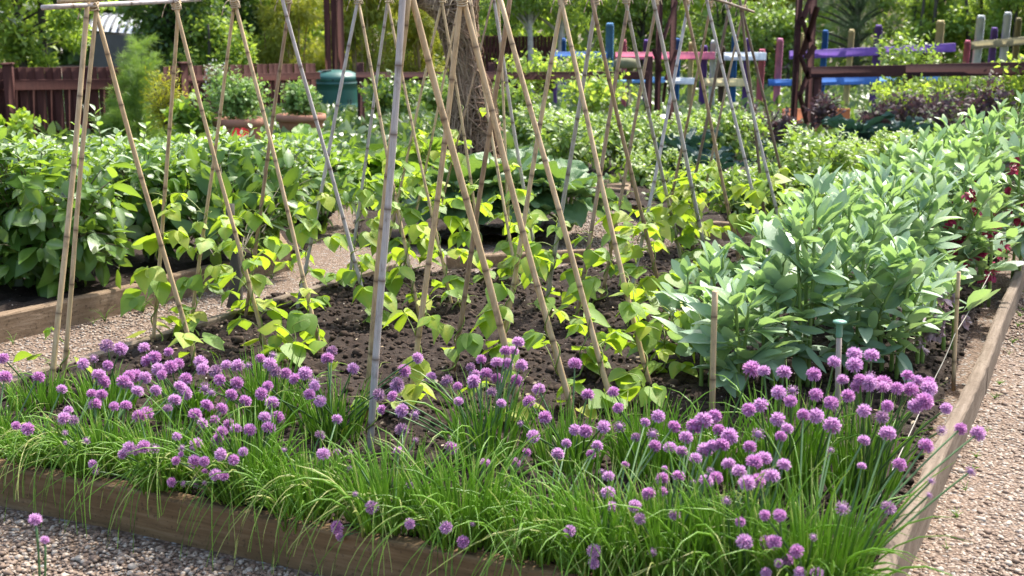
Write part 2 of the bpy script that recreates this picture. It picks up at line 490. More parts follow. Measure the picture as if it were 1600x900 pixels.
# ================================================================== GROUND
C0 = np.array([.741, 2.427]); EU = np.array([-.909, .417]); EV = np.array([.417, .909])
def bed(u, v, z=0.):
    q = C0 + u * EU + v * EV
    return np.array([q[0], q[1], z])
FAR = [(-.68, 6.53), (.1, 6.45), (.71, 6.81), (1.0, 7.35), (1.9, 7.55), (4.6, 8.6)]
def far_y(x): return np.interp(x, [a for a, _ in FAR], [b for _, b in FAR])

g = MB(); n = 40
xs = np.concatenate([-np.geomspace(160, 3, n), np.linspace(-2.8, 2.8, 12), np.geomspace(3, 160, n)])
ys = np.concatenate([np.linspace(-8, 12, 24), np.geomspace(13, 240, n)])
X, Y = np.meshgrid(xs, ys)
Z = (vnoise(X * 1.5 + 40, Y * 1.5 + 40, 3) - .5) * .02 * (Y < 12)
idx = np.arange(X.size).reshape(X.shape)
Q = np.stack([idx[:-1, :-1], idx[:-1, 1:], idx[1:, 1:], idx[1:, :-1]], -1).reshape(-1, 4)
g.add(np.stack([X, Y, Z], -1).reshape(-1, 3), Q)
tag(g.build("ground", M['gravel']), kind="structure")

def soil_sheet(name, pts_fn, res, zbase, amp, seed, mask):
    x0, x1, y0, y1 = pts_fn
    xs, ys = np.arange(x0, x1, res), np.arange(y0, y1, res)
    X, Y = np.meshgrid(xs, ys)
    Z = zbase + amp * ((vnoise(X * 6 + 50, Y * 6 + 50, seed) - .5) * 1.2 + (vnoise(X * 17 + 9, Y * 17 + 9, seed + 1) - .5) * .9 + (vnoise(X * 45 + 9, Y * 45 + 9, seed + 2) - .5) * .55)
    mk = mask(X, Y)
    idx = np.arange(X.size).reshape(X.shape)
    Q = np.stack([idx[:-1, :-1], idx[:-1, 1:], idx[1:, 1:], idx[1:, :-1]], -1)
    ok = mk[:-1, :-1] & mk[:-1, 1:] & mk[1:, 1:] & mk[1:, :-1]
    Q = Q[ok]
    used = np.unique(Q); re = -np.ones(X.size, int); re[used] = np.arange(len(used))
    g = MB(); g.add(np.stack([X, Y, Z], -1).reshape(-1, 3)[used], re[Q])
    return tag(g.build(name, M['soil']), kind="structure")
def uv(X, Y):
    dx, dy = X - C0[0], Y - C0[1]
    return dx * EU[0] + dy * EU[1], dx * EV[0] + dy * EV[1]
ULEFT = 3.16
def main_mask(X, Y):
    u, v = uv(X, Y)
    return (u > .035) & (v > .045) & (u < ULEFT - .05) & (Y < far_y(X) + .02) & (X < 4.6)
soil_sheet("bed_soil", (-2.3, 4.6, 2.4, 8.7), .014, .105, .034, 21, main_mask)
BL = [np.array([-2.75, 4.45]), np.array([-2.255, 5.348]), np.array([-1.255, 6.95])]
def left_mask(X, Y):
    d = BL[2] - BL[1]; nrm = np.array([-d[1], d[0]]) / np.linalg.norm(d)
    s = (X - BL[1][0]) * nrm[0] + (Y - BL[1][1]) * nrm[1]
    return (s > .03) & (Y < 11.5) & (X < -1.2 + (Y - 6.9) * -.02)
soil_sheet("bed_soil", (-6, -1.0, 4.4, 11.6), .04, .095, .04, 31, left_mask)
soil_sheet("bed_soil", (-1.1, .75, 7.72, 13), .04, .06, .05, 41, lambda X, Y: (X < .52 + (Y - 9) * .16) & (X > -1.0 - (Y - 7.6) * .1))
soil_sheet("bed_soil", (.85, 7, 7.9, 14), .04, .08, .05, 51, lambda X, Y: (Y > 8.0 + np.maximum(0, 1.2 - X) * 2.4))
soil_sheet("bed_soil", (.1, 3.2, 9.3, 14), .05, .07, .05, 61, lambda X, Y: (X > .3 + (Y - 9.5) * .1))

R1_S = np.array([1.08, 3.02])
# loose crumbs of soil and gravel pebbles, as masses nobody could count
def rocks(mb, P, r, tint, flat=.6):
    """rough little stones: a jittered octahedron, once divided"""
    base = np.array([(1, 0, 0), (-1, 0, 0), (0, 1, 0), (0, -1, 0), (0, 0, 1), (0, 0, -1)], float)
    tri = [(0, 2, 4), (2, 1, 4), (1, 3, 4), (3, 0, 4), (2, 0, 5), (1, 2, 5), (3, 1, 5), (0, 3, 5)]
    vs = [tuple(b) for b in base]; cache = {}; fs = []
    def mid(a, b):
        k = (min(a, b), max(a, b))
        if k not in cache:
            q = np.array(vs[a]) + np.array(vs[b]); vs.append(tuple(q / np.linalg.norm(q))); cache[k] = len(vs) - 1
        return cache[k]
    for a, b, c in tri:
        ab, bc, ca = mid(a, b), mid(b, c), mid(c, a)
        fs += [(a, ab, ca), (ab, b, bc), (ca, bc, c), (ab, bc, ca)]
    for k in range(6):
        v = np.array(vs) * (1 + rng.uniform(-.22, .22, (len(vs), 1))) * np.array([1, rng.uniform(.6, 1), flat])
        sel = np.arange(len(P)) % 6 == k
        a = rng.uniform(0, 6.28, sel.sum()); cs, sn = np.cos(a), np.sin(a); z = np.zeros_like(a)
        R = np.stack([np.stack([cs, -sn, z], -1), np.stack([sn, cs, z], -1), np.stack([z, z, z + 1], -1)], 1)
        stamp(mb, (v, np.array(fs)), R, P[sel], r[sel], tint[sel])
def scatter(n, x0, x1, y0, y1, mask):
    X, Y = rng.uniform(x0, x1, n), rng.uniform(y0, y1, n)
    k = mask(X, Y)
    return X[k], Y[k]
def in_front(X, Y):
    u, v = uv(X, Y); return (v < -.03) | (u < -.03)
X, Y = scatter(190000, -1.75, 2.9, 2.35, 6.3, lambda X, Y: in_front(X, Y) & (np.abs(X) < .13 + Y * .43) & (rng.random(len(X)) < np.clip(3.4 / Y, .25, 1) ** 2))
r = np.clip(rng.lognormal(-5.28, .36, len(X)), .0022, .016)
mb = MB(); rocks(mb, np.stack([X, Y, r * .35], -1), r, rng.random(len(X)) ** 1.15)
tag(mb.build("gravel", M['pebble']), "loose pinkish brown gravel on the paths round the main bed", "gravel", kind="stuff")
def path_left(X, Y):
    u, v = uv(X, Y)
    d = BL[2] - BL[1]; nrm = np.array([-d[1], d[0]]) / np.linalg.norm(d)
    s = (X - BL[1][0]) * nrm[0] + (Y - BL[1][1]) * nrm[1]
    return (u > ULEFT + .03) & (s < -.03) & (Y < 7)
X, Y = scatter(16000, -3.2, -.6, 3.6, 7, path_left)
X2, Y2 = scatter(12000, -.2, 1.6, 6.6, 9.3, lambda X, Y: (Y > far_y(X) + .03) & (X > .52 + (Y - 9) * .16) & (Y < 8.0 + np.maximum(0, 1.2 - X) * 2.4))
X, Y = np.concatenate([X, X2]), np.concatenate([Y, Y2])
r = rng.uniform(.005, .009, len(X))
mb = MB(); rocks(mb, np.stack([X, Y, r * .25], -1), r, rng.random(len(X)))
tag(mb.build("gravel", M['pebble']), "gravel covering the narrow paths between the vegetable beds", "gravel", kind="stuff")
X, Y = scatter(26000, -2, 2.9, 2.6, 7.3, main_mask)
r = rng.uniform(.004, .013, len(X)) * (1 + (rng.random(len(X)) < .05) * .9)
zz = .105 + .034 * ((vnoise(X * 6 + 50, Y * 6 + 50, 21) - .5) * 1.2 + (vnoise(X * 17 + 9, Y * 17 + 9, 22) - .5) * .9)
mb = MB(); rocks(mb, np.stack([X, Y, zz + r * .2], -1), r, rng.random(len(X)) ** 2.2, .8)
tag(mb.build("soil_crumbs", M['clod']), "dark crumbly clods lying over the compost of the main bed", "soil", kind="stuff")

# ================================================================== TIMBER BEDS
def rough_board(a, b, thick, z0, z1, seg=40, seed=0):
    """sawn board from a to b (plan points of its outer top edge), inside lies to the left of a->b"""
    a, b = np.array(a, float), np.array(b, float)
    d = (b - a); L = np.linalg.norm(d); d /= L; nn = np.array([-d[1], d[0]])
    prof = [(0, z0), (-.001, z1 - .010), (.003, z1 - .003), (.011, z1), (thick - .010, z1 - .001), (thick - .002, z1 - .006), (thick, z0)]
    V = []
    r = np.random.default_rng(seed)
    w = np.interp(np.linspace(0, 1, seg + 1), np.linspace(0, 1, 9), r.uniform(-.004, .004, 9))
    w2 = r.uniform(-.0015, .0015, (seg + 1, len(prof)))
    for i in range(seg + 1):
        q = a + d * L * i / seg
        for k, (o, z) in enumerate(prof):
            e = q + nn * (o + w[i] + w2[i, k])
            V.append((e[0], e[1], z + (w[i] * .7 + w2[i, k]) * (z > z0)))
    K = len(prof)
    f = [(i * K + j, (i + 1) * K + j, (i + 1) * K + j + 1, i * K + j + 1) for i in range(seg) for j in range(K - 1)]
    f = [q[::-1] for q in f]
    mb = MB(); mb.add(np.array(V), np.array(f), .5)
    for e in (0, seg):
        ring = [e * K + j for j in range(K)]
        t = [(ring[0], ring[j], ring[j + 1]) if e else (ring[0], ring[j + 1], ring[j]) for j in range(1, K - 1)]
        mb.f3.append(np.array(t))
    mb.smooth = False
    return mb
BH = .127
mainbed = empty("raised_bed", (C0[0], C0[1], 0), "main timber-edged raised bed holding chives, bean canes and broad beans", "raised bed", "timber-edged vegetable beds")
flen = lambda p: np.array(p)
p0 = C0; pL = C0 + EU * (ULEFT + .03)
o = part(rough_board(pL, p0 + EU * .003, .056, -.02, BH, 60, 1), "edging_board", M['board_front'], mainbed); o["label"] = "front edging board, deep brown under overhanging chives"
R0, R1_, R2_ = p0 + EV * .06, np.array([1.80, 4.56]), np.array([2.72, 6.49])
o = part(rough_board(p0 - EV * .002, R1_, .046, -.02, BH, 40, 2), "edging_board", M['board_side'], mainbed); o["label"] = "pale side edging board by the gravel, nearer length"
dd = unit(R2_ - R1_)
o = part(rough_board(R1_ + dd * .004, R2_ + dd * 1.2, .046, -.02, BH - .004, 40, 3), "edging_board", M['board_side'], mainbed); o["label"] = "pale side edging board by the gravel, farther length"
o = part(rough_board(np.array([-.66, 6.56]), pL + EV * .06, .045, -.02, BH, 60, 4), "edging_board", M['board_side'], mainbed); o["label"] = "thin edging board along the path below the apple trees"
lb = empty("raised_bed", (BL[1][0], BL[1][1], 0), "brown-boarded raised bed of low apple trees across the narrow path", "raised bed", "timber-edged vegetable beds")
part(rough_board(BL[0] - unit(BL[2] - BL[1]) * 1.5, BL[1] + (BL[2] - BL[1]) * .30, .06, -.02, .127, 40, 5)if False else rough_board(BL[1] - unit(BL[2] - BL[1]) * 2.2, BL[1] + (BL[2] - BL[1]) * .42, .06, -.02, .127, 40, 5), "edging_board", M['board_old'], lb)
part(rough_board(BL[1] + (BL[2] - BL[1]) * .422, BL[2], .06, -.02, .131, 40, 6), "edging_board", M['board_old'], lb)
part(rough_board(BL[2] + np.array([.0, .065]), BL[2] + np.array([-.55, 1.9]), .055, -.02, .120, 30, 7), "edging_board", M['board_old'], lb)
q = [az(800, 282, .12)[:2], az(982, 296, .12)[:2]]
cb = empty("raised_bed", (q[0][0], q[0][1], 0), "timber-edged bed behind the crinkle-leaved plants with a stubby corner post", "raised bed", "timber-edged vegetable beds")
part(rough_board(q[0], q[1], .06, -.02, .12, 20, 8), "edging_board", M['board_old'], cb)
part(rough_board(q[1] + np.array([0, .01]), q[1] + np.array([.35, 2.4]), .06, -.02, .12, 20, 9), "edging_board", M['board_old'], cb)
mb = MB(); box(mb, az(966, 303, .06) + np.array([0, .05, .0]), (.17, .10, .15), (1, -.1, 0)); part(mb, "corner_post", M['board_old'], cb)
q = [az(985, 318, .06)[:2], az(1040, 334, .06)[:2], az(1108, 347, .127)[:2], az(1232, 350, .127)[:2]]
db = empty("raised_bed", (q[2][0], q[2][1], 0), "timber-edged bed of leafy bushes beyond the far end of the bean canes", "raised bed", "timber-edged vegetable beds")
part(rough_board(q[0], q[1], .045, -.02, .06, 12, 10), "edging_board", M['board_old'], db)
part(rough_board(q[1], q[2] - np.array([.01, 0]), .045, -.02, .08, 12, 11), "edging_board", M['board_old'], db)
part(rough_board(q[2], q[3], .055, -.02, .127, 20, 12), "edging_board", M['board_old'], db)
part(rough_board(q[3] + np.array([.006, 0]), q[3] + np.array([2.8, -.35]), .055, -.02, .125, 20, 13), "edging_board", M['board_old'], db)
q = [az(700, 398, .09)[:2], az(930, 386, .09)[:2]]
rb = empty("raised_bed", (q[0][0], q[0][1], 0), "low timber-edged bed of crinkle-leaved plants in front of the willow trunk", "raised bed", "timber-edged vegetable beds")
part(rough_board(q[0], q[1], .05, -.02, .075, 20, 14), "edging_board", M['board_old'], rb)

r = np.random.default_rng(71); n = 900
X, Y = r.uniform(-2, 2.9, n), r.uniform(2.5, 6.6, n)
u_, v_ = uv(X, Y); onsoil = main_mask(X, Y); k = onsoil | (in_front(X, Y) & (r.random(n) < .25)); X, Y, onsoil = X[k], Y[k], onsoil[k]
P = np.stack([X, Y, np.where(onsoil, .128, .012)], -1)
mb = MB(); stamps(mb, T_SMALL, basis(r.normal(size=P.shape) * [1, 1, .15], np.array([0, 0, 1.]) + r.normal(0, .3, P.shape)), P, r.uniform(.008, .024, len(P)), r.random(len(P)))
tag(mb.build("leaf_litter", simplemat('dry litter', (.16, .10, .05), (.34, .25, .14), .9, 20, bmp=0, c3=(.42, .36, .26), tintmix=.8)), "scattered dry leaf scraps on the soil and gravel", "leaf litter", kind="stuff")
n = 46; tuf = []
for k in range(n):
    f = r.random(); wch = r.integers(0, 3)
    if wch == 0: q_ = BL[1] + (BL[2] - BL[1]) * (f * 1.0) + np.array([.05, -.06])
    elif wch == 1: q_ = R1_S + (np.array([2.72, 6.49]) - R1_S) * f + np.array([.03, -.012])
    else: q_ = np.array([-.66, 6.50]) + (C0 + EU * 3.2 - np.array([-.66, 6.5])) * f * .9 + np.array([-.07, .03])
    m_ = r.integers(4, 16); a = r.uniform(0, 6.28, m_); L = r.uniform(.02, .045 if wch == 1 else .11, m_); t_ = np.linspace(0, 1, 5)[None, :, None]
    o = np.stack([np.cos(a), np.sin(a), 0 * a], -1)
    tuf.append(np.array([q_[0], q_[1], 0]) + o[:, None] * (L[:, None, None] * .7 * t_ ** 1.6) + np.array([0, 0, 1.]) * (L[:, None, None] * t_ * (1.1 - .45 * t_)))
mb = MB(); PP = np.concatenate(tuf); tubes(mb, PP, np.linspace(.0016, .0005, 5)[None], 3, r.random(len(PP)) * .9, cap=False)
tag(mb.build("weeds", M['chive']), "wispy grass weeds growing along the foot of the timber boards", "weeds", kind="stuff")

# ================================================================== BAMBOO CANE FRAMES
def ridge_hit(x, y, A, B):
    d = ray(x, y); A, B = np.array(A), np.array(B); e = B - A
    nrm = np.array([-e[1], e[0]])
    t = (A @ nrm) / (d[0] * nrm[0] + d[1] * nrm[1])
    return np.array([0, 0, H]) + d * t
def cane_mb(a, b, r0, r1, seed, bow=.008):
    r = np.random.default_rng(seed)
    a, b = np.array(a, float), np.array(b, float); L = np.linalg.norm(b - a); d = (b - a) / L
    ss, tt, rr = [0.], [.0], [1.]
    s = r.uniform(.05, .2)
    while s < L - .02:
        g = r.uniform(.9, 1.05)
        ss += [s - .014, s - .005, s, s + .005, s + .016]; rr += [1., 1.05, 1.09, 1.03, .99]; tt += [0, .35, .9, .45, 0]
        s += r.uniform(.17, .27)
    ss.append(L); rr.append(1.); tt.append(.1)
    ss = np.array(ss)
    side = unit(np.cross(d, [0, 0, 1.0])); side2 = np.cross(d, side)
    ph = r.uniform(0, 6.28)
    P = a + ss[:, None] * d + (np.sin(ss / L * math.pi) * bow * r.uniform(-1, 1))[:, None] * side + (np.sin(ss * 5 + ph) * .0025)[:, None] * side2
    R = (r0 + (r1 - r0) * ss / L) * np.array(rr)
    mb = MB(); tubes(mb, P[None], R[None], 10, np.array(tt)[None])
    return mb
RL = ((-1.43, 4.45), (-.28, 6.3)); RR = ((-.21, 3.9), (1.35, 7.35))
LC = [  # top px, base px, colour, radius, foot inside or outside
 ((137,12),(79,625),'tan',.0165),((150,12),(98,598),'tan',.014),((150,20),(308,577),'tan',.0150),((278,5),(238,537),'tan',.013),
 ((272,5),(417,552),'tan',.0135),((366,8),(297,517),'tan',.012),((368,8),(502,550),'tan',.014),((452,0),(382,502),'brown',.0135),
 ((442,0),(582,508),'grey',.0145),((559,2),(465,482),'grey',.014),((560,4),(655,497),'tan',.013),((607,0),(545,450),'grey',.013),
 ((606,4),(707,480),'tan',.0115),((691,0),(592,440),'tan',.012),((691,3),(760,442),'tan',.0125),((718,5),(628,436),'tan',.011),
 ((768,0),(662,428),'brown',.010),((778,2),(797,424),'tan',.013),((771,0),(837,412),'grey',.0165),((736,0),(811,452),'tan',.013)]
RC = [
 ((630,-10),(578,702),'grey',.0185),((640,-8),(572,652),'tan',.0165),((643,-6),(820,662),'tan',.0185),((721,0),(640,642),'tan',.0165),
 ((724,3),(895,652),'tan',.0180),((796,-2),(708,577),'brown',.0160),((783,0),(960,642),'tan',.0165),((878,0),(780,567),'tan',.0160),
 ((878,2),(1015,602),'tan',.0155),((931,0),(852,478),'grey',.0160),((925,0),(1045,507),'brown',.0150),((982,0),(898,510),'brown',.0155),
 ((977,0),(1070,432),'grey',.0150),((1028,0),(940,472),'brown',.0140),((1021,0),(1112,440),'grey',.0165),((1076,0),(984,462),'grey',.0150),
 ((1070,2),(1160,432),'brown',.0150),((1112,4),(1032,397),'brown',.0135),((1107,12),(1203,420),'grey',.0150),((1141,6),(1062,390),'dark',.0150),
 ((1135,8),(1232,402),'grey',.0155),((1163,12),(1083,388),'brown',.0120),((1157,4),(1200,380),'dark',.0150),((1160,16),(1246,374),'dark',.0140)]
def frame(name_lab, canes, RG, poles, ties, seed):
    o0 = az(*canes[0][1], .09)
    t = empty("bean_trellis", (o0[0], o0[1], .09), name_lab, "bean frame", "lashed bamboo bean frames")
    feet = []
    for i, (tp, bp, col, r) in enumerate(canes):
        a = az(*bp, .10); b = ridge_hit(*tp, *RG)
        d = b - a; a2 = a - d * .05; b2 = b + d * random.uniform(.05, .11)
        part(cane_mb(a2, b2, r * .62, r * .53, seed + i, .014), "cane", M['cane_' + col], t)
        feet.append((a, unit(d), r * .62))
    for (x0, y0), (x1, y1), col, r, off in poles:
        a, b = ridge_hit(x0, y0, *RG), ridge_hit(x1, y1, *RG)
        o3 = np.array([off, -abs(off), 0])
        part(cane_mb(a + o3 * .6, b + o3 * .6, r * .60, r * .54, seed + 77 + int(x0), .004), "ridge_pole", M['cane_' + col], t)
    for x, y, n in ties:
        c = ridge_hit(x, y, *RG)
        a = np.linspace(0, 2 * math.pi * n, 14 * n)
        rr = .0165 + .002 * np.sin(a * 1.7)
        P = c + np.stack([np.cos(a) * rr * 1.0, np.sin(a) * rr * .8, (a / a[-1] - .5) * .030 + .006 * np.sin(a)], -1)
        mb = MB(); tubes(mb, P[None], np.full((1, len(P)), .0028), 5, .4)
        for k in range(2):
            s = np.linspace(0, 1, 7); sg = -1 if k else .6
            Q = c + np.stack([sg * (.016 + .03 * s), -.020 - .012 * s, .01 + .02 * s - .075 * s * s * (1 if k else .6)], -1)
            tubes(mb, Q[None], np.full((1, 7), .0024), 5, .9)
        part(mb, "twine_tie", M['twine'], t)
    return t, feet
fL, feetL = frame("long bamboo cane frame beside the apple trees, pale ridge pole jutting over the fence", LC, RL,
    [((66,13),(312,-2),'grey',.0150,.0),((80,3),(150,-2),'tan',.0130,.06),((300,-6),(620,-22),'grey',.0140,.02)],
    [(146,10,3),(275,8,4),(367,6,4),(448,0,3),(559,1,3),(607,0,2),(691,0,2)], 100)
fR, feetR = frame("stout bamboo cane frame crossing the middle of the bed to the broad beans", RC, RR,
    [((1172,18),(1105,-2),'dark',.0130,.03),((1108,-4),(930,-40),'dark',.0130,.03)],
    [(722,2,4),(879,1,4),(930,2,3),(978,0,3),(1024,2,3),(1073,2,3),(1109,6,3),(1138,8,3),(1160,12,3)], 300)

# free-standing stakes and their string
def stake(name, a, b, r, mat, lab, seed, cat="stake", group="short stakes in the main bed"):
    t = empty(name, (a[0], a[1], .1), lab, cat, group)
    part(cane_mb(a, b, r, r * .95, seed, .003), "cane", mat, t)
    return t
a = az(1113, 655, .10); stake("bamboo_stake", a - np.array([0, 0, .06]), ay(1118, 455, a[1]), .0105, M['cane_tan'], "lone upright tan bamboo stake between chives and broad beans", 501)
a = az(1310, 720, .10); b = ay(1312, 508, a[1])
t = stake("capped_stake", a - np.array([0, 0, .06]), b, .0085, M['greystake'], "grey stake with a round green cap among the broad beans", 502)
mb = MB(); lathe(mb, [(0, -.012), (.009, -.012), (.0100, -.006), (.0095, .026), (.016, .030), (.0205, .033), (.020, .037), (.013, .040), (0, .041)], 20, b - np.array([0, 0, .025])); part(mb, "cap", M['greencap'], t)
a = az(1492, 590, .10); b = ay(1498, 425, a[1]); stake("bamboo_stake", a - np.array([0, 0, .05]), b, .0075, M['cane_tan'], "thin tan stake by the side board under crimson-flowered beans", 503)
pts = [az(1366, 792, .13), az(1463, 586, .16), ay(1492, 522, az(1492, 590, .1)[1] - .02), az(1548, 425, .30)]
P = []
for i in range(3):
    for s in np.linspace(0, 1, 12, endpoint=i == 2): P.append(pts[i] * (1 - s) + pts[i + 1] * s - np.array([0, 0, .02 * s * (1 - s) * 4 * .4]))
mb = MB(); tubes(mb, np.array(P)[None], np.full((1, len(P)), .0017), 5, .5); tag(mb.build("string", M['string']), "thin white string slanting along the side board past the broad beans", "string")

# ================================================================== CHIVES
CLUMPS_FRONT = [(28,692),(125,704),(222,712),(330,728),(440,752),(545,768),(655,792),(770,812),(880,838),(985,842),(1090,856),(1195,872),(1300,882),(1385,884)]
CLUMPS_BACK = [(62,634),(165,640),(290,652),(415,664),(520,682),(760,725),(890,738),(1010,742),(1120,752),(1230,768),(1345,770)]
def zoomlist(x0, y0, s): return [(x0 + a / 3, y0 + b / 3, k) for a, b, k in s]
def F_(txt):
    o = []
    for w in txt.split():
        k = 1.0
        if w[-1] == 's': k = .62; w = w[:-1]
        if w[-1] == 'w': k = 1.05; w = w[:-1]; k = -1.0
        a, b = w.split(','); o.append((float(a), float(b), k))
    return o
FL = []
FL += zoomlist(0, 600, F_("290,25 430,45 475,50 445,95 535,105 590,100 320,125 300,160 345,170 130,210 405,265 75,195s 305,228s 305,275s 645,35 655,150 690,135 785,115 730,30 820,75 845,15 870,42 915,145 950,183 1005,170 970,100 1085,50 1150,80 1040,115 1075,190 1040,225 1105,210 1170,215 1020,262 575,328 605,300 635,312 675,292 725,302 830,245 920,283 852,298s 848,330s 825,360 910,362 958,363 1035,330 1095,355 1140,318 960,410s 1010,425 1050,432 805,460 860,468s 922,460 958,462s 435,375s 450,410s 960,20 990,40 605,5"))
FL += zoomlist(400, 600, F_("275,10 25,45 250,48 300,80 55,10 75,88 40,155 100,155 60,205 380,165 300,240 315,328 380,317s 440,320s 440,393s 465,515s 130,310s 575,50 640,58 660,10 590,120 685,125 745,143 685,215 668,315 748,262s 950,82 915,300 1075,370 1105,38w 945,10 1020,5 1150,90 725,470 543,577 720,655 890,672 1015,655s 970,740 380,672 395,715"))
FL += zoomlist(800, 600, F_("125,25 80,82 40,185s 100,245 155,155 295,215 355,50 475,38 498,112 430,200 255,278 345,220 400,290 505,200 215,328 370,330 70,320s 15,368 625,180 685,152 760,200 580,250 660,235 670,290 740,298 795,315 530,380s 452,433 420,410s 450,510 467,575 575,572 640,515 705,505 705,445 780,432 600,632 762,612 270,690 385,783 383,840 657,788 850,457s 715,395s 950,150 900,170 855,200 815,250 905,310 860,350 970,215 1020,245 940,290 985,285 1015,375 1065,410 1100,465 955,440 910,455 930,405s 1135,365 1150,455 1115,295 1155,235 1165,100 1110,120 1180,350 1190,430 1005,548 1070,647s 1090,740 1185,615 1195,740 1190,885"))
FL += zoomlist(1200, 600, F_("50,40 115,30 105,80 225,50 165,145 45,165 225,150 295,88 300,195 375,55 90,210 60,245 450,265 295,310s 440,385s 615,378 450,125 535,155 560,103 560,232 420,10 475,10 540,15 605,20 670,25 755,20 690,105 735,80 835,115 815,218 903,210 985,232 740,290 950,410 755,520s 765,455s 18,430 75,380 350,582 55,615 212,718s 30,742 135,782 50,840 95,825 150,885 230,890 565,580w"))
FL += zoomlist(0, 300, F_("500,720 565,735 675,730 790,750 390,805 440,780 505,812 690,790 725,775 465,860 485,890 760,855 800,820 835,805 740,830 680,870 635,860 605,862 580,890 940,797 950,830 1010,840 1060,810 1115,815 1165,815 870,875 1030,880 1110,895 15,780 22,868 180,868"))
FL += zoomlist(400, 300, F_("80,765 20,780 65,805 90,840 180,875 140,850 230,850 355,745 335,780 455,828 270,890 757,778 695,838 820,868 1170,745 1055,785 1005,820 1080,850 1025,855 1130,800 1175,805 1020,885 1130,875 895,885 665,895"))
FL += zoomlist(800, 300, F_("30,705 45,812 295,805 5,745 1125,830 1180,840 20,885"))
FL += zoomlist(1200, 300, F_("75,845 215,855 310,797 405,760 485,765 405,810 350,880 480,860 430,880 475,890 655,860 705,885 755,895 540,895"))

def flower_head(seed, kind):
    """globe of some ninety pointed florets, each of three bent petals, over a papery base"""
    r = np.random.default_rng(seed)
    mb = MB()
    n = {'full': 88, 'bud': 40, 'faded': 60}[kind]
    i = np.arange(n) + .5
    ph = np.arccos(1 - 1.72 * i / n); th = math.pi * (1 + 5 ** .5) * i
    D = np.stack([np.sin(ph) * np.cos(th), np.sin(ph) * np.sin(th), np.cos(ph)], -1)
    D = unit(D + r.normal(0, .10, D.shape))
    for k in range(4 if kind != 'bud' else 2):
        up = unit(np.cross(D, r.normal(size=D.shape)))
        dirs = unit(D + up * r.uniform(.15, .55, (n, 1)))
        B = D * (.40 if kind != 'bud' else .55)
        tpl = leaf_tpl([(0, .05), (.45, .125), (.8, .085), (1.0, .006)], .6, -.15)
        ln = r.uniform(.46, .74, n) if kind != 'bud' else r.uniform(.34, .45, n)
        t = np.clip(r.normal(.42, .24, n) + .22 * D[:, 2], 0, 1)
        stamp(mb, tpl, basis(dirs, D + .01), B, ln, t, .9)
    lathe(mb, [(.02, -.62), (.16, -.58), (.36, -.36), (.46, -.05), (.44, .2), (.3, .38), (.02, .46)], 10, tint=.05)
    return mb.mesh("flower_head", M['petal' if kind == 'full' and seed % 2 else 'petal_dark' if kind == 'full' else 'bud'])
HEADS = [flower_head(s, 'full') for s in range(8)]
BUDS = [flower_head(s + 50, 'bud') for s in range(3)]
FADED = [flower_head(s + 70, 'faded') for s in range(2)]

def chive_leaves(n, base_r, h0, h1, over, seed, toward):
    r = np.random.default_rng(seed)
    a = r.uniform(0, 2 * math.pi, n); rad = base_r * np.sqrt(r.random(n))
    B = np.stack([np.cos(a) * rad, np.sin(a) * rad, np.full(n, -.01)], -1)
    L = r.uniform(h0, h1, n)
    out = unit(np.stack([np.cos(a), np.sin(a), 0 * a], -1) + r.normal(0, .55, (n, 3)) * [1, 1, 0] + np.array(toward) * .30)
    lean = np.abs(r.normal(.05, r.uniform(.06, .14), n)) + .20 * (rad / base_r) ** 2
    far = r.random(n) < over
    dr = np.where(far, r.uniform(.5, 2.0, n), r.uniform(0, .28, n))
    L = np.where(far, L * r.uniform(1.0, 1.5, n), L)
    t = np.linspace(0, 1, 8)
    ang = (lean[:, None] + dr[:, None] * t[None] ** 1.6 * 1.25)
    ds = np.stack([np.sin(ang)[..., None] * out[:, None, :2], ], 0)[0]
    dz = np.cos(ang)
    step = (L / 7)[:, None]
    hx = np.concatenate([np.zeros((n, 1, 2)), np.cumsum(ds[:, :-1] * step[..., None], 1)], 1)
    hz = np.concatenate([np.zeros((n, 1)), np.cumsum(dz[:, :-1] * step, 1)], 1)
    P = np.concatenate([B[:, None, :2] + hx, (B[:, 2:3] + hz)[..., None]], -1)
    w = np.array([.9, 1, 1, .95, .85, .7, .45, .08])
    R = (r.uniform(.0019, .0034, n) * np.where(r.random(n) < .12, 1.4, 1))[:, None] * w
    tint = np.clip(r.normal(.42, .22, n), 0, .85)
    tint[r.random(n) < .035] = 1.0
    tint = np.repeat(tint[:, None], 8, 1); tint[r.random(n) < .18, -2:] = 1.0
    mb = MB(); tubes(mb, P, R, 4, tint, cap=False)
    return mb
order = sorted([(p, 'front') for p in CLUMPS_FRONT] + [(p, 'second') for p in CLUMPS_BACK], key=lambda q: (q[1], -q[0][0]))
ORD = ["first", "second", "third", "fourth", "fifth", "sixth", "seventh", "eighth", "ninth", "tenth", "eleventh", "twelfth", "thirteenth", "fourteenth", "fifteenth", "sixteenth", "seventeenth", "eighteenth", "nineteenth", "twentieth", "twenty-first", "twenty-second", "twenty-third", "twenty-fourth"]
clumps = []; cnt = {'front': 0, 'second': 0}
fw = -EV
for i, ((x, y), row) in enumerate(order):
    c = az(x, y, .11)
    u_, v_ = uv(c[0], c[1])
    if row == 'front':
        c[:2] = C0 + EU * u_ + EV * random.uniform(.085, .115)
    if u_ < .13: c[:2] = C0 + EU * .13 + EV * uv(c[0], c[1])[1]
    k = cnt[row]; cnt[row] += 1
    clumps.append([c, row, k, x, y])
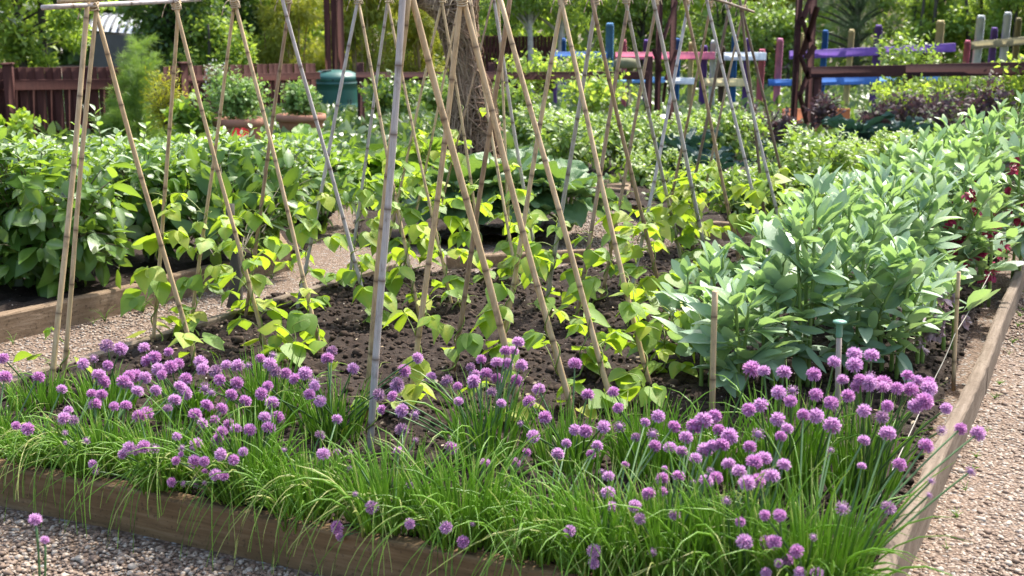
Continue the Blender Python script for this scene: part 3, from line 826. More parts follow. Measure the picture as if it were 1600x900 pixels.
# flower positions: on the photo's sight line, at the depth inside the chive strip where the head stands at a natural height
heads = []
for (x, y, k) in FL:
    best = None
    for v in np.linspace(-.05, .80, 24):
        d = ray(x, y); w = np.array([d[0], d[1]])
        t = ((C0 @ EV) + v) / (w @ EV)
        pnt = np.array([0, 0, H]) + d * t
        uu = uv(pnt[0], pnt[1])[0]
        wr_ = min(1, max(0, (x - 850) / 400))
        tgt = np.interp(y, [540, 700, 840], [.34, .29, .235]) * (1 - wr_) + np.interp(y, [540, 700, 900], [.48, .43, .37]) * wr_
        e = abs(pnt[2] - tgt) + .03 * abs(v - .3) + random.uniform(0, .04)
        if best is None or e < best[0]: best = (e, pnt)
    heads.append((best[1], k))
own = {i: [] for i in range(len(clumps))}
for pnt, k in heads:
    dist = [np.linalg.norm(c[0][:2] - pnt[:2]) + (.02 * len(own[i])) * 0 for i, c in enumerate(clumps)]
    own[int(np.argmin(dist))].append((pnt, k))
def amount(n): return "a few" if n < 6 else "several" if n < 11 else "many" if n < 18 else "crowded"
for i, (c, row, k, x, y) in enumerate(clumps):
    fl = own[i]
    if row == 'front':
        lab = f"chive clump with {amount(len(fl))} purple heads, {ORD[k]} along the front board from the gravel corner"
    else:
        lab = f"chive clump with {amount(len(fl))} purple heads, {ORD[k]} of the back row from the broad beans"
    t = empty("chive_clump", c, lab, "chives", "flowering chives edging the bed")
    sparse = row == 'second' and x in (520, 760, 890)
    nl = 100 if sparse else random.randint(175, 260) if row == 'front' else random.randint(110, 180)
    tall = (1.0 + .20 * max(0, (x - 900) / 500)) * random.uniform(.85, 1.2) * (.50 if x < 320 and row == 'second' else .68 if x < 150 else .80 if x < 300 else 1)
    lv = chive_leaves(nl, .095, .13 * tall, (.245 if row == 'front' else .27) * tall, .34 if row == 'front' else .12, 900 + i, [fw[0], fw[1], 0] if row == 'front' else [0, 0, 0])
    # blades that sink below the soil inside the bed are lifted to lie on it
    for V in lv.v:
        W = V + c
        uu, vv = uv(W[:, 0], W[:, 1])
        floor_ = np.where((vv > -.002) & (uu > -.002), .112, .006) + np.where((vv > -.03) & (vv < .07), .022, 0) * (vv > -.004)
        V[:, 2] = np.maximum(V[:, 2], floor_ - c[2])
    if row == 'front':
        r = np.random.default_rng(1500 + i); m_ = r.integers(13, 22); q = np.linspace(0, 1, 12)[None, :, None]
        e2, v2 = np.append(EU, 0), np.append(EV, 0); v0 = uv(c[0], c[1])[1]; zz = np.array([0, 0, 1.])
        col = lambda x: np.asarray(x, float).reshape(-1, 1)
        su = r.normal(0, .09, m_)
        B0 = e2 * col(r.normal(0, .05, m_)) + v2 * col(r.uniform(-.03, .04, m_))
        out_ = v0 + r.uniform(.03, .15, m_)
        B3 = e2 * col(su * 1.6) - v2 * col(out_ + .02) + zz * col(r.uniform(-.10, .03, m_))
        B1 = B0 + e2 * col(su * .3) - v2 * col(v0 * .45) + zz * col(r.uniform(.14, .26, m_))
        B2 = e2 * col(su * 1.3) - v2 * col(out_) + zz * col(r.uniform(.05, .16, m_))
        PP = (1 - q) ** 3 * B0[:, None] + 3 * q * (1 - q) ** 2 * B1[:, None] + 3 * q * q * (1 - q) * B2[:, None] + q ** 3 * B3[:, None]
        tn = np.clip(r.normal(.5, .25, m_), 0, .9); tn[r.random(m_) < .14] = 1
        tubes(lv, PP, r.uniform(.0018, .0028, m_)[:, None] * np.linspace(1, .35, 12), 4, tn, cap=False)
    lv.build("leaves", M['chive'], t)
    for pnt, kk in fl:
        rel = pnt - c
        b = np.array([random.uniform(-.05, .05), random.uniform(-.05, .05), -.01])
        L = np.linalg.norm(rel - b)
        mid = b + (rel - b) * .45 + np.array([0, 0, .10 * np.linalg.norm((rel - b)[:2]) + .01])
        s = np.linspace(0, 1, 9)[:, None]
        P = (1 - s) ** 2 * b + 2 * s * (1 - s) * mid + s * s * rel
        d = unit(P[-1] - P[-2])
        size = (26.5 if (pnt[0] > .45 and pnt[2] > .28) else 21.5) / 2 * pnt[1] / F * random.uniform(.74, 1.14) * (1.0 if kk in (1.0, -1.0) else kk)
        P[-1] -= d * size * .5
        mb = MB(); tubes(mb, P[None], np.linspace(.0034, .0024, 9)[None], 5, random.uniform(.2, .9), cap=False)
        st = mb.build("flower_stalk", M['stalk'], t)
        roll = random.random()
        me = random.choice(FADED) if kk < 0 or roll > .945 else random.choice(BUDS) if (kk < 1 and roll < .5) or roll < .10 else random.choice(HEADS)
        q = Vector(d).to_track_quat('Z', 'Y').to_euler()
        q.z += 0
        h = inst("flower_head", me, st, rel, rot=q, sc=(size, size, size * random.uniform(.84, .98)))
        if kk < 0: h["label"] = "faded straw-coloured chive head"
# stray seedling chives growing in the gravel below the front board
b0 = az(50, 990, 0)
t = empty("chive_seedling", b0, "two stray chive stalks rising from the gravel below the front board", "chives")
for (x, y, sz) in ((55, 812, .0155), (70, 844, .0105)):
    h = ay(x, y, b0[1] + .03) - b0
    s = np.linspace(0, 1, 7)[:, None]; bb = np.array([(.012 if sz < .02 else -.004), 0, 0.])
    P = bb * (1 - s) + h * s + np.array([.01, 0, 0]) * s * (1 - s) * 3
    mb = MB(); tubes(mb, P[None], np.full((1, 7), .0028), 5, .3); st = mb.build("flower_stalk", M['stalk'], t)
    inst("flower_head", HEADS[1 if sz > .02 else 3], st, h, sc=sz)
mb = chive_leaves(7, .015, .06, .16, .3, 77, [0, 0, 0]); mb.build("leaves", M['chive'], t)

# ================================================================== CLIMBING BEANS
def bean_plant(base, d, cr, ngroups, climb, spread, lsize, seed, label, lowleaf=True):
    r = np.random.default_rng(seed)
    t = empty("bean_plant", base, label, "bean plant", "climbing bean plants on the canes")
    side = unit(np.cross(d, [0, 1, 0.])); side2 = np.cross(d, side)
    s = np.linspace(0, 1, 60)
    turns = max(1.5, climb * 7)
    rr = np.where(s < .12, .05 * (1 - s / .12) + cr + .004, cr + .004)
    A = s * turns * 2 * math.pi + r.uniform(0, 6)
    V = d * (s * climb)[:, None] + np.cos(A)[:, None] * rr[:, None] * side + np.sin(A)[:, None] * rr[:, None] * side2
    V[0, 2] = -.02
    vm = MB(); tubes(vm, V[None], np.linspace(.0036, .0020, 60)[None], 5, .3)
    # short free stems near the ground
    lm = MB()
    T, D, N, Sz, Tn = [], [], [], [], []
    for g in range(ngroups):
        f = (g + .6) / ngroups
        k = min(59, int(f ** .85 * 59))
        p = V[k] if r.random() < .72 else V[k] + np.array([r.normal(0, spread * .6), r.normal(0, spread * .6), r.uniform(-.02, .08)])
        a = r.uniform(0, 2 * math.pi)
        o = np.array([math.cos(a), math.sin(a), 0])
        pl = r.uniform(.05, .12) * (1 if f < .85 else .5)
        e = p + o * pl * .9 + np.array([0, 0, pl * r.uniform(.1, .7)])
        mid = (p + e) / 2 + np.array([0, 0, .02])
        q = np.linspace(0, 1, 6)[:, None]
        PP = (1 - q) ** 2 * p + 2 * q * (1 - q) * mid + q * q * e
        tubes(vm, PP[None], np.full((1, 6), .0018), 4, .6, cap=False)
        size = lsize * r.uniform(.75, 1.15) * (1 if f < .8 else .62)
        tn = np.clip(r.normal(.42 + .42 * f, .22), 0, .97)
        for da in (0, 1.45, -1.45):
            if da and r.random() < .12: continue
            aa = a + da * r.uniform(.8, 1.1)
            oo = np.array([math.cos(aa), math.sin(aa), 0])
            dn = r.uniform(.15, 1.1)
            dirv = unit(oo * .9 + np.array([0, 0, -dn]))
            nrm = unit(oo * dn + np.array([0, 0, .9]) + r.normal(0, .25, 3))
            T.append(e + oo * .006); D.append(dirv); N.append(nrm); Sz.append(size * (1.0 if da == 0 else .86)); Tn.append(tn)
    if lowleaf and ngroups > 2:
        for _ in range(2):      # the first pair of leaves by the soil, paler
            a = r.uniform(0, 6.28); oo = np.array([math.cos(a), math.sin(a), 0.])
            T.append(oo * .03 + np.array([0, 0, r.uniform(.03, .09)])); D.append(unit(oo + np.array([0, 0, -.3]))); N.append(np.array([0, 0, 1.]) + oo * .3); Sz.append(lsize * .8); Tn.append(1.0 if r.random() < .4 else .6)
    # a loose tendril or two
    for _ in range(2 if ngroups > 5 else 1):
        s2 = np.linspace(0, 1, 14); p = V[-1]
        a = r.uniform(0, 6.28); o = np.array([math.cos(a), math.sin(a), 0])
        PP = p + o * (s2 * .07)[:, None] + np.array([0, 0, 1.]) * (.07 * s2 - .05 * s2 ** 2)[:, None] + (np.sin(s2 * 7) * .008)[:, None] * np.cross(o, [0, 0, 1])
        tubes(vm, PP[None], np.linspace(.0018, .0008, 14)[None], 4, .8, cap=False)
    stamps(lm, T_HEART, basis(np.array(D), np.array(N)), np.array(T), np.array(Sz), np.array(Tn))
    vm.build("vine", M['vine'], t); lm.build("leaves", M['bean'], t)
    return t
def looks(n, climb):
    a = "tall" if climb > .45 else "short" if climb < .26 else "half-grown"
    b = "bushy" if n >= 9 else "sparse" if n <= 3 else "leafy"
    return f"{a} {b}"
BL_SPEC = [(1,.10),(2,.12),(3,.16),(15,.50),(10,.32),(11,.42),(5,.22),(13,.45),(7,.26),(14,.48),(11,.48),(14,.52),(9,.42),(16,.62),(9,.40),(16,.62),(12,.70),(9,.45),(7,.34),(6,.32)]
BR_SPEC = [(2,.12),(2,.14),(3,.16),(5,.30),(5,.30),(4,.22),(5,.26),(7,.36),(8,.32),(9,.36),(14,.42),(8,.32),(12,.46),(9,.40),(13,.48),(8,.34),(10,.36),(9,.40),(8,.36),(9,.40),(8,.34),(8,.42),(6,.36),(6,.40)]
def assign(feet, spec, fname, seed, base_inner):
    # order along each leg row from the chives; a cane leaning one way belongs to the near or far leg row
    for side in (0, 1):
        ids = [i for i in range(len(feet)) if (feet[i][1][0] < -.0) == bool(side)]
        ids.sort(key=lambda i: uv(feet[i][0][0], feet[i][0][1])[1])
        for k, i in enumerate(ids):
            a, d, r = feet[i]
            n, cl = spec[i]; n = max(1, round(n * .84)); cl = cl * 1.25
            row = base_inner[side]
            lab = f"{looks(n, cl)} bean plant on {fname}, {ORD[k]} cane of the {row} legs from the chives"
            bean_plant(a - np.array([0, 0, .0]), d, r, n, cl, .05, .100 if n > 3 else .088, seed + i, lab)
assign(feetL, BL_SPEC, "apple-side frame", 2000, ("path-side", "middle"))
assign(feetR, BR_SPEC, "middle frame", 3000, ("apple-side", "bean-side"))
for k, (x, y, n, cl, lab) in enumerate([
        (455, 575, 4, .16, "small bean plant with pale ragged leaves sprawling just behind the chives"),
        (1035, 585, 12, .24, "yellowing bushy bean plant without a cane beside the broad beans"),
        (1000, 640, 3, .10, "tiny bean seedling behind the chives near the lone stake"),
        (905, 590, 4, .16, "low bean seedling with two pale leaves between the stout canes")]):
    bean_plant(az(x, y, .10), unit(np.array([.1, .05, 1.])), .004, n, cl, .07, .10, 4000 + k, lab)

# ================================================================== BROAD BEANS
def broad_bean(base, h, nst, seed, label, flower=None, size=.142, fresh=0.):
    r = np.random.default_rng(seed)
    t = empty("broad_bean_plant", base, label, "broad bean", "broad bean plants along the side board")
    sm, lm, fm = MB(), MB(), MB()
    T, D, N, Sz, Tn = [], [], [], [], []
    FT = []
    for k in range(nst):
        a0 = r.uniform(0, 6.28); hh = h * (1 if k == 0 else r.uniform(.72, 1.0))
        lean = np.array([math.cos(a0), math.sin(a0), 0]) * (r.uniform(.04, .16) if k else r.uniform(.01, .07))
        b = np.array([math.cos(a0), math.sin(a0), 0]) * (.035 if k else .0)
        s = np.linspace(0, 1, 12)[:, None]
        P = b + lean * hh * s * (1.5 * s) * 1.2 + np.array([0, 0, 1.]) * (hh * s - .03 * (s == 0))
        tubes(sm, P[None], np.linspace(.0085, .0050, 12)[None], 6, r.uniform(.3, .8))
        nn = int(hh / .047)
        for j in range(2, nn + 1):
            f = j / nn
            p = b + lean * hh * f * (1.5 * f) * 1.2 + np.array([0, 0, hh * f])
            a = a0 + j * 2.7 + r.normal(0, .3)
            up = .25 + 1.2 * max(0, f - .55) / .45 + r.normal(0, .12)
            o = np.array([math.cos(a), math.sin(a), 0])
            pd = unit(o + np.array([0, 0, up]))
            pl = .055 * (1 if f < .85 else .4) * r.uniform(.8, 1.3)
            npair = 2 if f > .25 else 1
            sz = size * (1.0 if f < .72 else 1.0 - .45 * (f - .72) / .28) * r.uniform(.82, 1.12)
            q = np.stack([p, p + pd * pl * .5, p + pd * pl * (1 + .5 * (npair - 1))])
            tubes(sm, q[None], np.array([[.0032, .0026, .0016]]), 4, .8, cap=False)
            for m_ in range(npair):
                e = p + pd * pl * (.75 + .55 * m_)
                for sg in (-1, 1):
                    if r.random() < .06: continue
                    aa = a + sg * r.uniform(.35, .85)
                    oo = np.array([math.cos(aa), math.sin(aa), 0])
                    el = up * .9 + r.normal(.32, .40) - .30 * (f < .3)
                    dv = unit(oo + np.array([0, 0, el]))
                    nv = unit(np.array([0, 0, 1.0]) - oo * el * .6 + r.normal(0, .42, 3))
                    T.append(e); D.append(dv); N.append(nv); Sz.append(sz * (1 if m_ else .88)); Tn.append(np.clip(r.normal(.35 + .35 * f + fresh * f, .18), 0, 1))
            if flower and .25 < f < .85 and r.random() < .85:
                FT.append((p + o * .045 + np.array([-.012, -.03, -.005]), a))
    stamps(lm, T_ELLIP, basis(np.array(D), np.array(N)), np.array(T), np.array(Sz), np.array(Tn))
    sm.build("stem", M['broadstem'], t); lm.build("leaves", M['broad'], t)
    if flower:
        for (p, a) in FT[:12]:
            fm = MB(); n = r.integers(4, 8)
            for q in range(n):
                aa = a + r.normal(0, .8); oo = np.array([math.cos(aa), math.sin(aa), r.normal(-.3, .4)])
                b = p + r.normal(0, .012, 3)
                for w in range(3):
                    dv = unit(oo + r.normal(0, .35, 3))
                    stamp(fm, T_SMALL[w % len(T_SMALL)], basis(dv[None], (np.array([0, 0, 1.]) + r.normal(0, .5, 3))[None]), b[None], r.uniform(.028, .038), r.random())
            fm.build("flower_cluster", M[flower], t)
    return t
BB = [(1065,560,445,2,None,"short pale-tipped broad bean at the bean-cane edge of its row"),
 (1095,612,485,3,None,"low broad bean leaning over the foot of the lone bamboo stake"),
 (1155,622,455,3,None,"grey-green broad bean just behind the lone bamboo stake"),
 (1128,560,415,3,None,"broad bean with a pale upright tip behind the lone bamboo stake"),
 (1205,600,408,3,None,"broad bean between the lone bamboo stake and the green-capped stake"),
 (1262,600,330,2,None,"tall front broad bean with a thick green stem before the green-capped stake"),
 (1212,545,335,3,None,"upright broad bean whose leaf spear rises beside the far cane feet"),
 (1335,592,375,3,None,"broad bean right behind the green-capped stake, leaves half folded"),
 (1312,540,300,3,None,"tall broad bean with a bright green crown behind the green-capped stake"),
 (1392,588,400,3,None,"bushy broad bean behind the tallest purple chive heads"),
 (1270,505,280,3,None,"tall silvery broad bean at the cane side of the second bean row"),
 (1372,522,275,3,None,"tall silvery broad bean in the middle of the second bean row"),
 (1440,570,440,2,'paleflower',"short broad bean with dusky mauve flowers near the side board"),
 (1432,505,305,3,None,"tall broad bean of the second row nearest the side board"),
 (1488,548,440,2,'paleflower',"broad bean at the thin stake with a bright fresh top"),
 (1352,462,268,3,None,"broad bean in the third row beneath the dark green kale"),
 (1422,455,255,3,None,"broad bean in the third row beside the crimson flowers"),
 (1478,475,262,3,'crimson',"crimson-flowered broad bean nearest the thin tan stake"),
 (1545,470,320,2,'crimson',"low crimson-flowered broad bean against the side board"),
 (1520,435,215,3,'crimson',"tall crimson-flowered broad bean rising before the purple foliage"),
 (1582,428,205,3,'crimson',"crimson-flowered broad bean at the far end of the side board"),
 (1462,425,225,3,'crimson',"crimson-flowered broad bean at the cane side of its row"),
 (1405,412,250,3,None,"small broad bean behind the silvery second row"),
 (1565,398,178,3,'paleflower',"hindmost broad bean showing mauve flowers under the brown rail"),
 (1502,398,190,3,None,"hindmost broad bean with bluish upright tips before purple foliage"),
 (1448,398,205,3,None,"hindmost broad bean beside the dark green kale"),
 (1606,405,170,3,None,"hindmost broad bean with yellow-green tips by the photo's edge")]
for i, (x, y, yt, ns, fl, lab) in enumerate(BB):
    b = az(x, y, .10); h = ay(x, yt, b[1])[2] - .10
    broad_bean(b, h * random.uniform(.97, 1.09), ns + (i % 2), 5000 + i, lab, fl, fresh=.3 if i >= 17 else .05)

# ================================================================== LEAFY BUSHES (shoots carrying leaves)
def shoot_plant(mbs, mbl, c, rad, base, nsh, nlf, lsize, tpl, seed, droop=.35, tips=None, upright=.5, lowz=.05, tipn=0, tint0=.45):
    """c centre of the crown, rad its half axes, shoots start round base and end on the crown's skin"""
    r = np.random.default_rng(seed)
    c, rad, base = map(np.array, (c, rad, base))
    E = unit(r.normal(size=(nsh, 3)) + np.array([0, 0, .35]))
    lump = 1 + .22 * np.sin(E[:, 0] * 5 + seed) * np.cos(E[:, 1] * 4 + seed * 2) + r.normal(0, .10, nsh)
    E = c + E * rad * lump[:, None]
    E[:, 2] = np.maximum(E[:, 2], lowz + r.uniform(0, .05, nsh))
    Bp = base + (c - base) * r.uniform(.35, .9, (nsh, 1)) + (E - c) * r.uniform(.05, .35, (nsh, 1)) * np.array([1, 1, .4])
    mid = (Bp + E) / 2 + np.array([0, 0, 1.]) * (rad[2] * .18) + r.normal(0, .04, (nsh, 3)) * rad
    s = np.linspace(0, 1, 9)[None, :, None]
    P = (1 - s) ** 2 * Bp[:, None] + 2 * s * (1 - s) * mid[:, None] + s * s * E[:, None]
    tubes(mbs, P, np.linspace(1, .4, 9)[None] * (lsize * .035), 4, r.random(nsh), cap=False)
    f = np.linspace(.18, 1.0, nlf)
    for j, fj in enumerate(f):
        p = (1 - fj) ** 2 * Bp + 2 * fj * (1 - fj) * mid + fj * fj * E
        tg = unit((1 - fj) * (mid - Bp) + fj * (E - mid))
        a = j * 2.4 + r.uniform(0, 6.28, nsh)
        q = unit(np.cross(tg, r.normal(size=(nsh, 3))))
        q2 = np.cross(tg, q)
        o = np.cos(a)[:, None] * q + np.sin(a)[:, None] * q2
        dv = unit(o * .85 + tg * (.35 + .5 * fj) + np.array([0, 0, 1.]) * (-droop + r.normal(0, .18, (nsh, 1))) )
        nv = unit(np.array([0, 0, 1.]) * upright + unit(p - c) * .6 + r.normal(0, .35, (nsh, 3)))
        sz = lsize * r.uniform(.5, 1.22, nsh) * (1.0 if fj < .85 else .72)
        tt = np.clip(r.normal(tint0 + .2 * fj, .2, nsh), 0, 1)
        stamps(mbl, tpl, basis(dv, nv), p + o * lsize * .12, sz, tt)
    return E
def bush(name, label, cat, group, c, rad, nsh, nlf, lsize, tpl, mat, seed, trunk=None, tips=0, tipmat=None, droop=.35, upright=.5, trunk_base=None, trunk_r=.02, tint0=.45, whips=()):
    b = np.array(trunk_base if trunk_base is not None else (c[0], c[1], .06))
    t = empty(name, b, label, cat, group)
    sm, lm = MB(), MB()
    E = shoot_plant(sm, lm, c, rad, b + np.array([0, 0, .02]), nsh, nlf, lsize, tpl, seed, droop, upright=upright, tint0=tint0)
    r = np.random.default_rng(seed + 5)
    if trunk is not None:
        s = np.linspace(0, 1, 10)[:, None]; top = np.array(c) - np.array([0, 0, rad[2] * .15])
        if trunk is not True: top = np.array(trunk)
        P = b * (1 - s) + top * s + np.stack([np.sin(s[:, 0] * 5) * .012, np.cos(s[:, 0] * 4) * .01, 0 * s[:, 0]], -1)
        tm = MB(); tubes(tm, P[None], (np.linspace(1.15, .7, 10) * trunk_r * (1 + .25 * np.exp(-s[:, 0] * 12)))[None], 10, r.random((1, 10)))
        part(tm, "trunk", M['bark'], t)
    for w in whips:
        e = np.array(w); st_ = np.array(c) + (e - np.array(c)) * [.55, .55, .1]; n = 16; f = np.linspace(0, 1, n)
        P = st_ * (1 - f[:, None]) + e * f[:, None] + np.stack([np.sin(f * 4) * .012, 0 * f, 0 * f], -1)
        tubes(sm, P[None], np.linspace(.006, .002, n)[None], 5, .6)
        a = np.arange(n) * 2.4 + r.uniform(0, 6); o = np.stack([np.cos(a), np.sin(a), 0 * a], -1); el = np.linspace(-.1, 1.0, n)[:, None]
        stamps(lm, tpl, basis(unit(o + np.array([0, 0, 1.]) * el), unit(np.array([0, 0, 1.]) - o * el * .6 + r.normal(0, .2, (n, 3)))), P, lsize * np.linspace(.95, .45, n), np.where(f > .45, 1.0, .6))
    part(sm, "branches", M['stem'], t)
    if tips:
        tm = lm
        up = E[np.argsort(-E[:, 2])[:tips]]
        for e in up:
            hgt = r.uniform(.04, .10) * (rad[2] / .3) * r.uniform(.6, 1.1)
            n = 7
            f = np.linspace(0, 1, n)
            P = e + np.stack([f * r.normal(0, .02), f * r.normal(0, .02), f * hgt], -1)
            a = np.arange(n) * 2.4; o = np.stack([np.cos(a), np.sin(a), 0 * a], -1)
            dv = unit(o + np.array([0, 0, 1.]) * np.linspace(.2, 1.6, n)[:, None]); nv = unit(np.array([0, 0, 1.]) - o * .5 + r.normal(0, .2, (n, 3)))
            stamps(tm, tpl, basis(dv, nv), P, lsize * np.linspace(.6, .3, n), 1.0)
    part(lm, "leaves", M[mat], t)
    return t
def px_bush(x, y, wpx, hpx, Y, **k):
    c = ay(x, y, Y); s = Y / F
    return c, (wpx / 2 * s, wpx / 2 * s * .8, hpx / 2 * s)
WH = {3: [(150, 172), (122, 198), (232, 196), (190, 205)], 4: [(40, 222), (75, 215)], 5: [(300, 196), (345, 205), (395, 200)], 6: [(430, 215), (490, 218), (540, 225)], 2: [(330, 245), (420, 240)], 1: [(180, 240), (262, 235)]}
AP = [((60, 355), 290, 250, 6.05, "nearest dark-leaved apple tree, spilling over the brown board"),
      ((225, 312), 220, 150, 6.75, "low apple tree over the bare soil next to the nearest one"),
      ((370, 300), 250, 150, 7.0, "low apple tree with a bare grey trunk leaning over the path"),
      ((165, 274), 240, 92, 7.7, "apple tree with a tall silvery shoot below the picket fence"),
      ((30, 292), 220, 110, 7.6, "apple tree filling the corner below the fence post"),
      ((330, 274), 240, 92, 8.2, "apple tree between the terracotta pot and the bare-trunked tree"),
      ((470, 300), 230, 105, 8.3, "apple tree next to the broad cabbage leaves"),
      ((270, 242), 240, 40, 9.6, "hindmost apple tree at the foot of the feathery fennel"),
      ((430, 246), 200, 38, 9.6, "hindmost apple tree below the red poppy and clay pot")]
for i, ((x, y), w, h, Y_, lab) in enumerate(AP):
    c, rad = px_bush(x, y, w, h, Y_)
    tb = az(366, 482, .06) if i == 2 else None
    bush("apple_tree", lab, "apple tree", "low trained apple trees", c, rad, 100 if i < 3 else 80, 11, .138 if i == 0 else .122, T_OVATE, 'apple', 6000 + i, trunk=ay(364, 318, 5.85) if i == 2 else True,
         tips=34 if i > 2 else 16, tipmat='appletip', trunk_base=tb, trunk_r=.028 if i == 2 else .022, droop=[.45, .3, .35, .2, .15, .2, .3, .1, .1][i], tint0=[.28, .34, .30, .42, .46, .44, .38, .5, .5][i],
         whips=[ay(*w, Y_) for w in WH.get(i, [])])
MIDB = [((885, 234), 150, 88, 10.6, "leafy bush behind the crinkled plants and the fork of the middle canes"),
        ((960, 219), 130, 78, 11.2, "leafy bush below the round olive-topped table"),
        ((1030, 219), 130, 68, 11.6, "leafy bush at the foot of the lattice post with thin cross slats"),
        ((1015, 289), 140, 98, 10.2, "dark-hearted leafy bush above the timber corner post"),
        ((840, 194), 120, 44, 12.8, "leafy bush between the birch trunks and the brown rail"),
        ((1120, 204), 150, 58, 12.2, "leafy bush below the white and yellow fence rails"),
        ((1090, 314), 150, 98, 9.2, "leafy bush just beyond the path with kale behind it"),
        ((1185, 314), 140, 98, 8.6, "leafy bush over the timber edge beyond the cane feet"),
        ((1270, 264), 170, 108, 8.9, "leafy bush with yellow-green tips under the zigzag post"),
        ((1345, 264), 150, 88, 9.3, "leafy bush with curling tips behind the silvery broad beans"),
        ((1410, 239), 130, 58, 10.2, "leafy bush between the two dark kale plants and crimson beans"),
        ((1330, 314), 170, 68, 8.2, "low leafy bush hidden behind the broad bean crowns")]
for i, ((x, y), w, h, Y_, lab) in enumerate(MIDB):
    c, rad = px_bush(x, y, w, h, Y_)
    bush("leafy_bush", lab, "bush", "leafy bushes in the beds beyond", c, rad, 80, 10, .085, T_OVATE, 'potato', 6100 + i, tips=34, tipmat='appletip', droop=.15, tint0=.5)

# big-leaved plants
def rosette(name, label, cat, group, c, R, hgt, n, lsize, tpl, mat, seed, ribs='broadstem', flat=.5):
    r = np.random.default_rng(seed)
    t = empty(name, c, label, cat, group)
    sm, lm = MB(), MB()
    k = np.arange(n); a = k * 2.4 + r.uniform(0, 6.28); f = (k + .5) / n          # inner to outer
    o = np.stack([np.cos(a), np.sin(a), 0 * a], -1)
    e = o * (R * .55 * np.sqrt(f))[:, None] + np.array([0, 0, 1.]) * (hgt * (1 - .45 * f) * r.uniform(.75, 1.1, n))[:, None]
    s = np.linspace(0, 1, 7)[None, :, None]
    b = o * .02; mid = e * np.array([.45, .45, .75])
    P = (1 - s) ** 2 * b[:, None] + 2 * s * (1 - s) * mid[:, None] + s * s * e[:, None]
    tubes(sm, P, np.linspace(.010, .006, 7)[None], 5, r.random(n), cap=False)
    el = 1.1 * (1 - f) - .35 * f + r.normal(0, .18, n)
    dv = unit(o + np.array([0, 0, 1.]) * el[:, None]); nv = unit(np.array([0, 0, 1.]) - o * el[:, None] * .6 + r.normal(0, .28, (n, 3)))
    stamps(lm, tpl, basis(dv, nv), e - dv * lsize * .08, lsize * r.uniform(.75, 1.15, n), np.clip(r.normal(.5, .22, n), 0, 1))
    sm.build("leaf_stalks", M[ribs], t); lm.build("leaves", M[mat], t)
    return t
def big_leaf(lobes, wav, ny=16, nx=9, seed=0, w=.48):
    """broad ruffled leaf as a fine grid"""
    r = np.random.default_rng(seed)
    v = []
    for i in range(ny):
        y = i / (ny - 1)
        half = w * (math.sin(math.pi * min(1, (y * .93 + .05)) ** .8)) ** .62 * (1 + lobes * math.sin(y * 19 + seed))
        for j in range(nx):
            x = (j / (nx - 1) * 2 - 1)
            z = -.30 * y * y + .16 * abs(x) + wav * math.sin(y * 13 + x * 5 + seed) * abs(x) + wav * .6 * math.sin(x * 11 + y * 17 + seed * 2)
            v.append((x * half + r.normal(0, .006), y + .05 * abs(x) * math.cos(y * 3), z))
    f = [(i * nx + j, i * nx + j + 1, (i + 1) * nx + j + 1, (i + 1) * nx + j) for i in range(ny - 1) for j in range(nx - 1)]
    return np.array(v), np.array(f)
T_RHU = [big_leaf(.06, .06, seed=s, w=.55) for s in range(5)]
T_BRA = [big_leaf(.03, .035, seed=s + 9, w=.42) for s in range(5)]
T_KALE = [big_leaf(.05, .05, 18, 7, seed=s + 20, w=.14) for s in range(4)]
for i, (x, y, Y_, R, hg, lab) in enumerate([
        (722, 395, 7.95, .34, .34, "crinkle-leaved plant at the foot of the woven willow trunk"),
        (800, 395, 8.05, .36, .38, "largest crinkle-leaved plant, under the fork of the middle canes"),
        (885, 392, 8.0, .34, .32, "crinkle-leaved plant spreading towards the gravel path")]):
    c = np.array([(x - 800) / F * Y_ * 1.02, Y_, .06])
    rosette("crinkle_leaf_plant", lab, "plant", "crinkle-leaved plants by the path", c, R, hg, 22, .27, T_RHU, 'rhubarb', 7000 + i)
for i, (x, ytop, Y_, lab, mat, ls) in enumerate([
        (415, 212, 10.9, "bluish cabbage at the rim of the bigger clay pot", 'glaucous', .22),
        (470, 186, 10.6, "bolting cabbage with a pale upright crown before the compost bin", 'brassica', .24),
        (545, 200, 10.2, "broad bright green cabbage in front of the compost bin", 'brassica', .28),
        (500, 215, 9.6, "low bright cabbage beside the hindmost apple tree", 'brassica', .24),
        (600, 200, 9.9, "cabbage with bluish outer leaves beside the thick grey cane", 'brassica', .26),
        (655, 188, 10.4, "yellowing cabbage between the willow trunk and the thick grey cane", 'brassica', .25),
        (640, 240, 9.1, "young cabbage in front of the yellowing one", 'brassica', .22),
        (840, 215, 11.4, "pale green cabbage behind the woven willow trunk", 'brassica', .22)]):
    c = ay(x, ytop, Y_); h = c[2] + .02; c = np.array([c[0], c[1], .06])
    rosette("cabbage_plant", lab, "cabbage", "cabbages behind the beans", c, .30, max(.10, h - (.24 if x == 470 else .33)), 22, ls, T_BRA, mat, 7100 + i)
for i, (x, ytop, Y_, lab) in enumerate([
        (1075, 195, 10.4, "dark strap-leaved kale arching beyond the middle canes"),
        (1105, 235, 9.9, "small dark kale drooping beyond the cane feet"),
        (1345, 160, 11.2, "dark upright kale under the blue fence rail"),
        (1412, 175, 11.4, "dark kale in front of the purple foliage"),
        (1205, 215, 10.8, "tiny dark kale beside the golden bean tips")]):
    c = ay(x, ytop, Y_); h = c[2]; c = np.array([c[0], c[1], .06])
    rosette("kale_plant", lab, "kale", "dark kale plants", c, .22, max(.2, h * .55), 26, .30 if i != 4 else .16, T_KALE, 'kale', 7200 + i, ribs='kale')
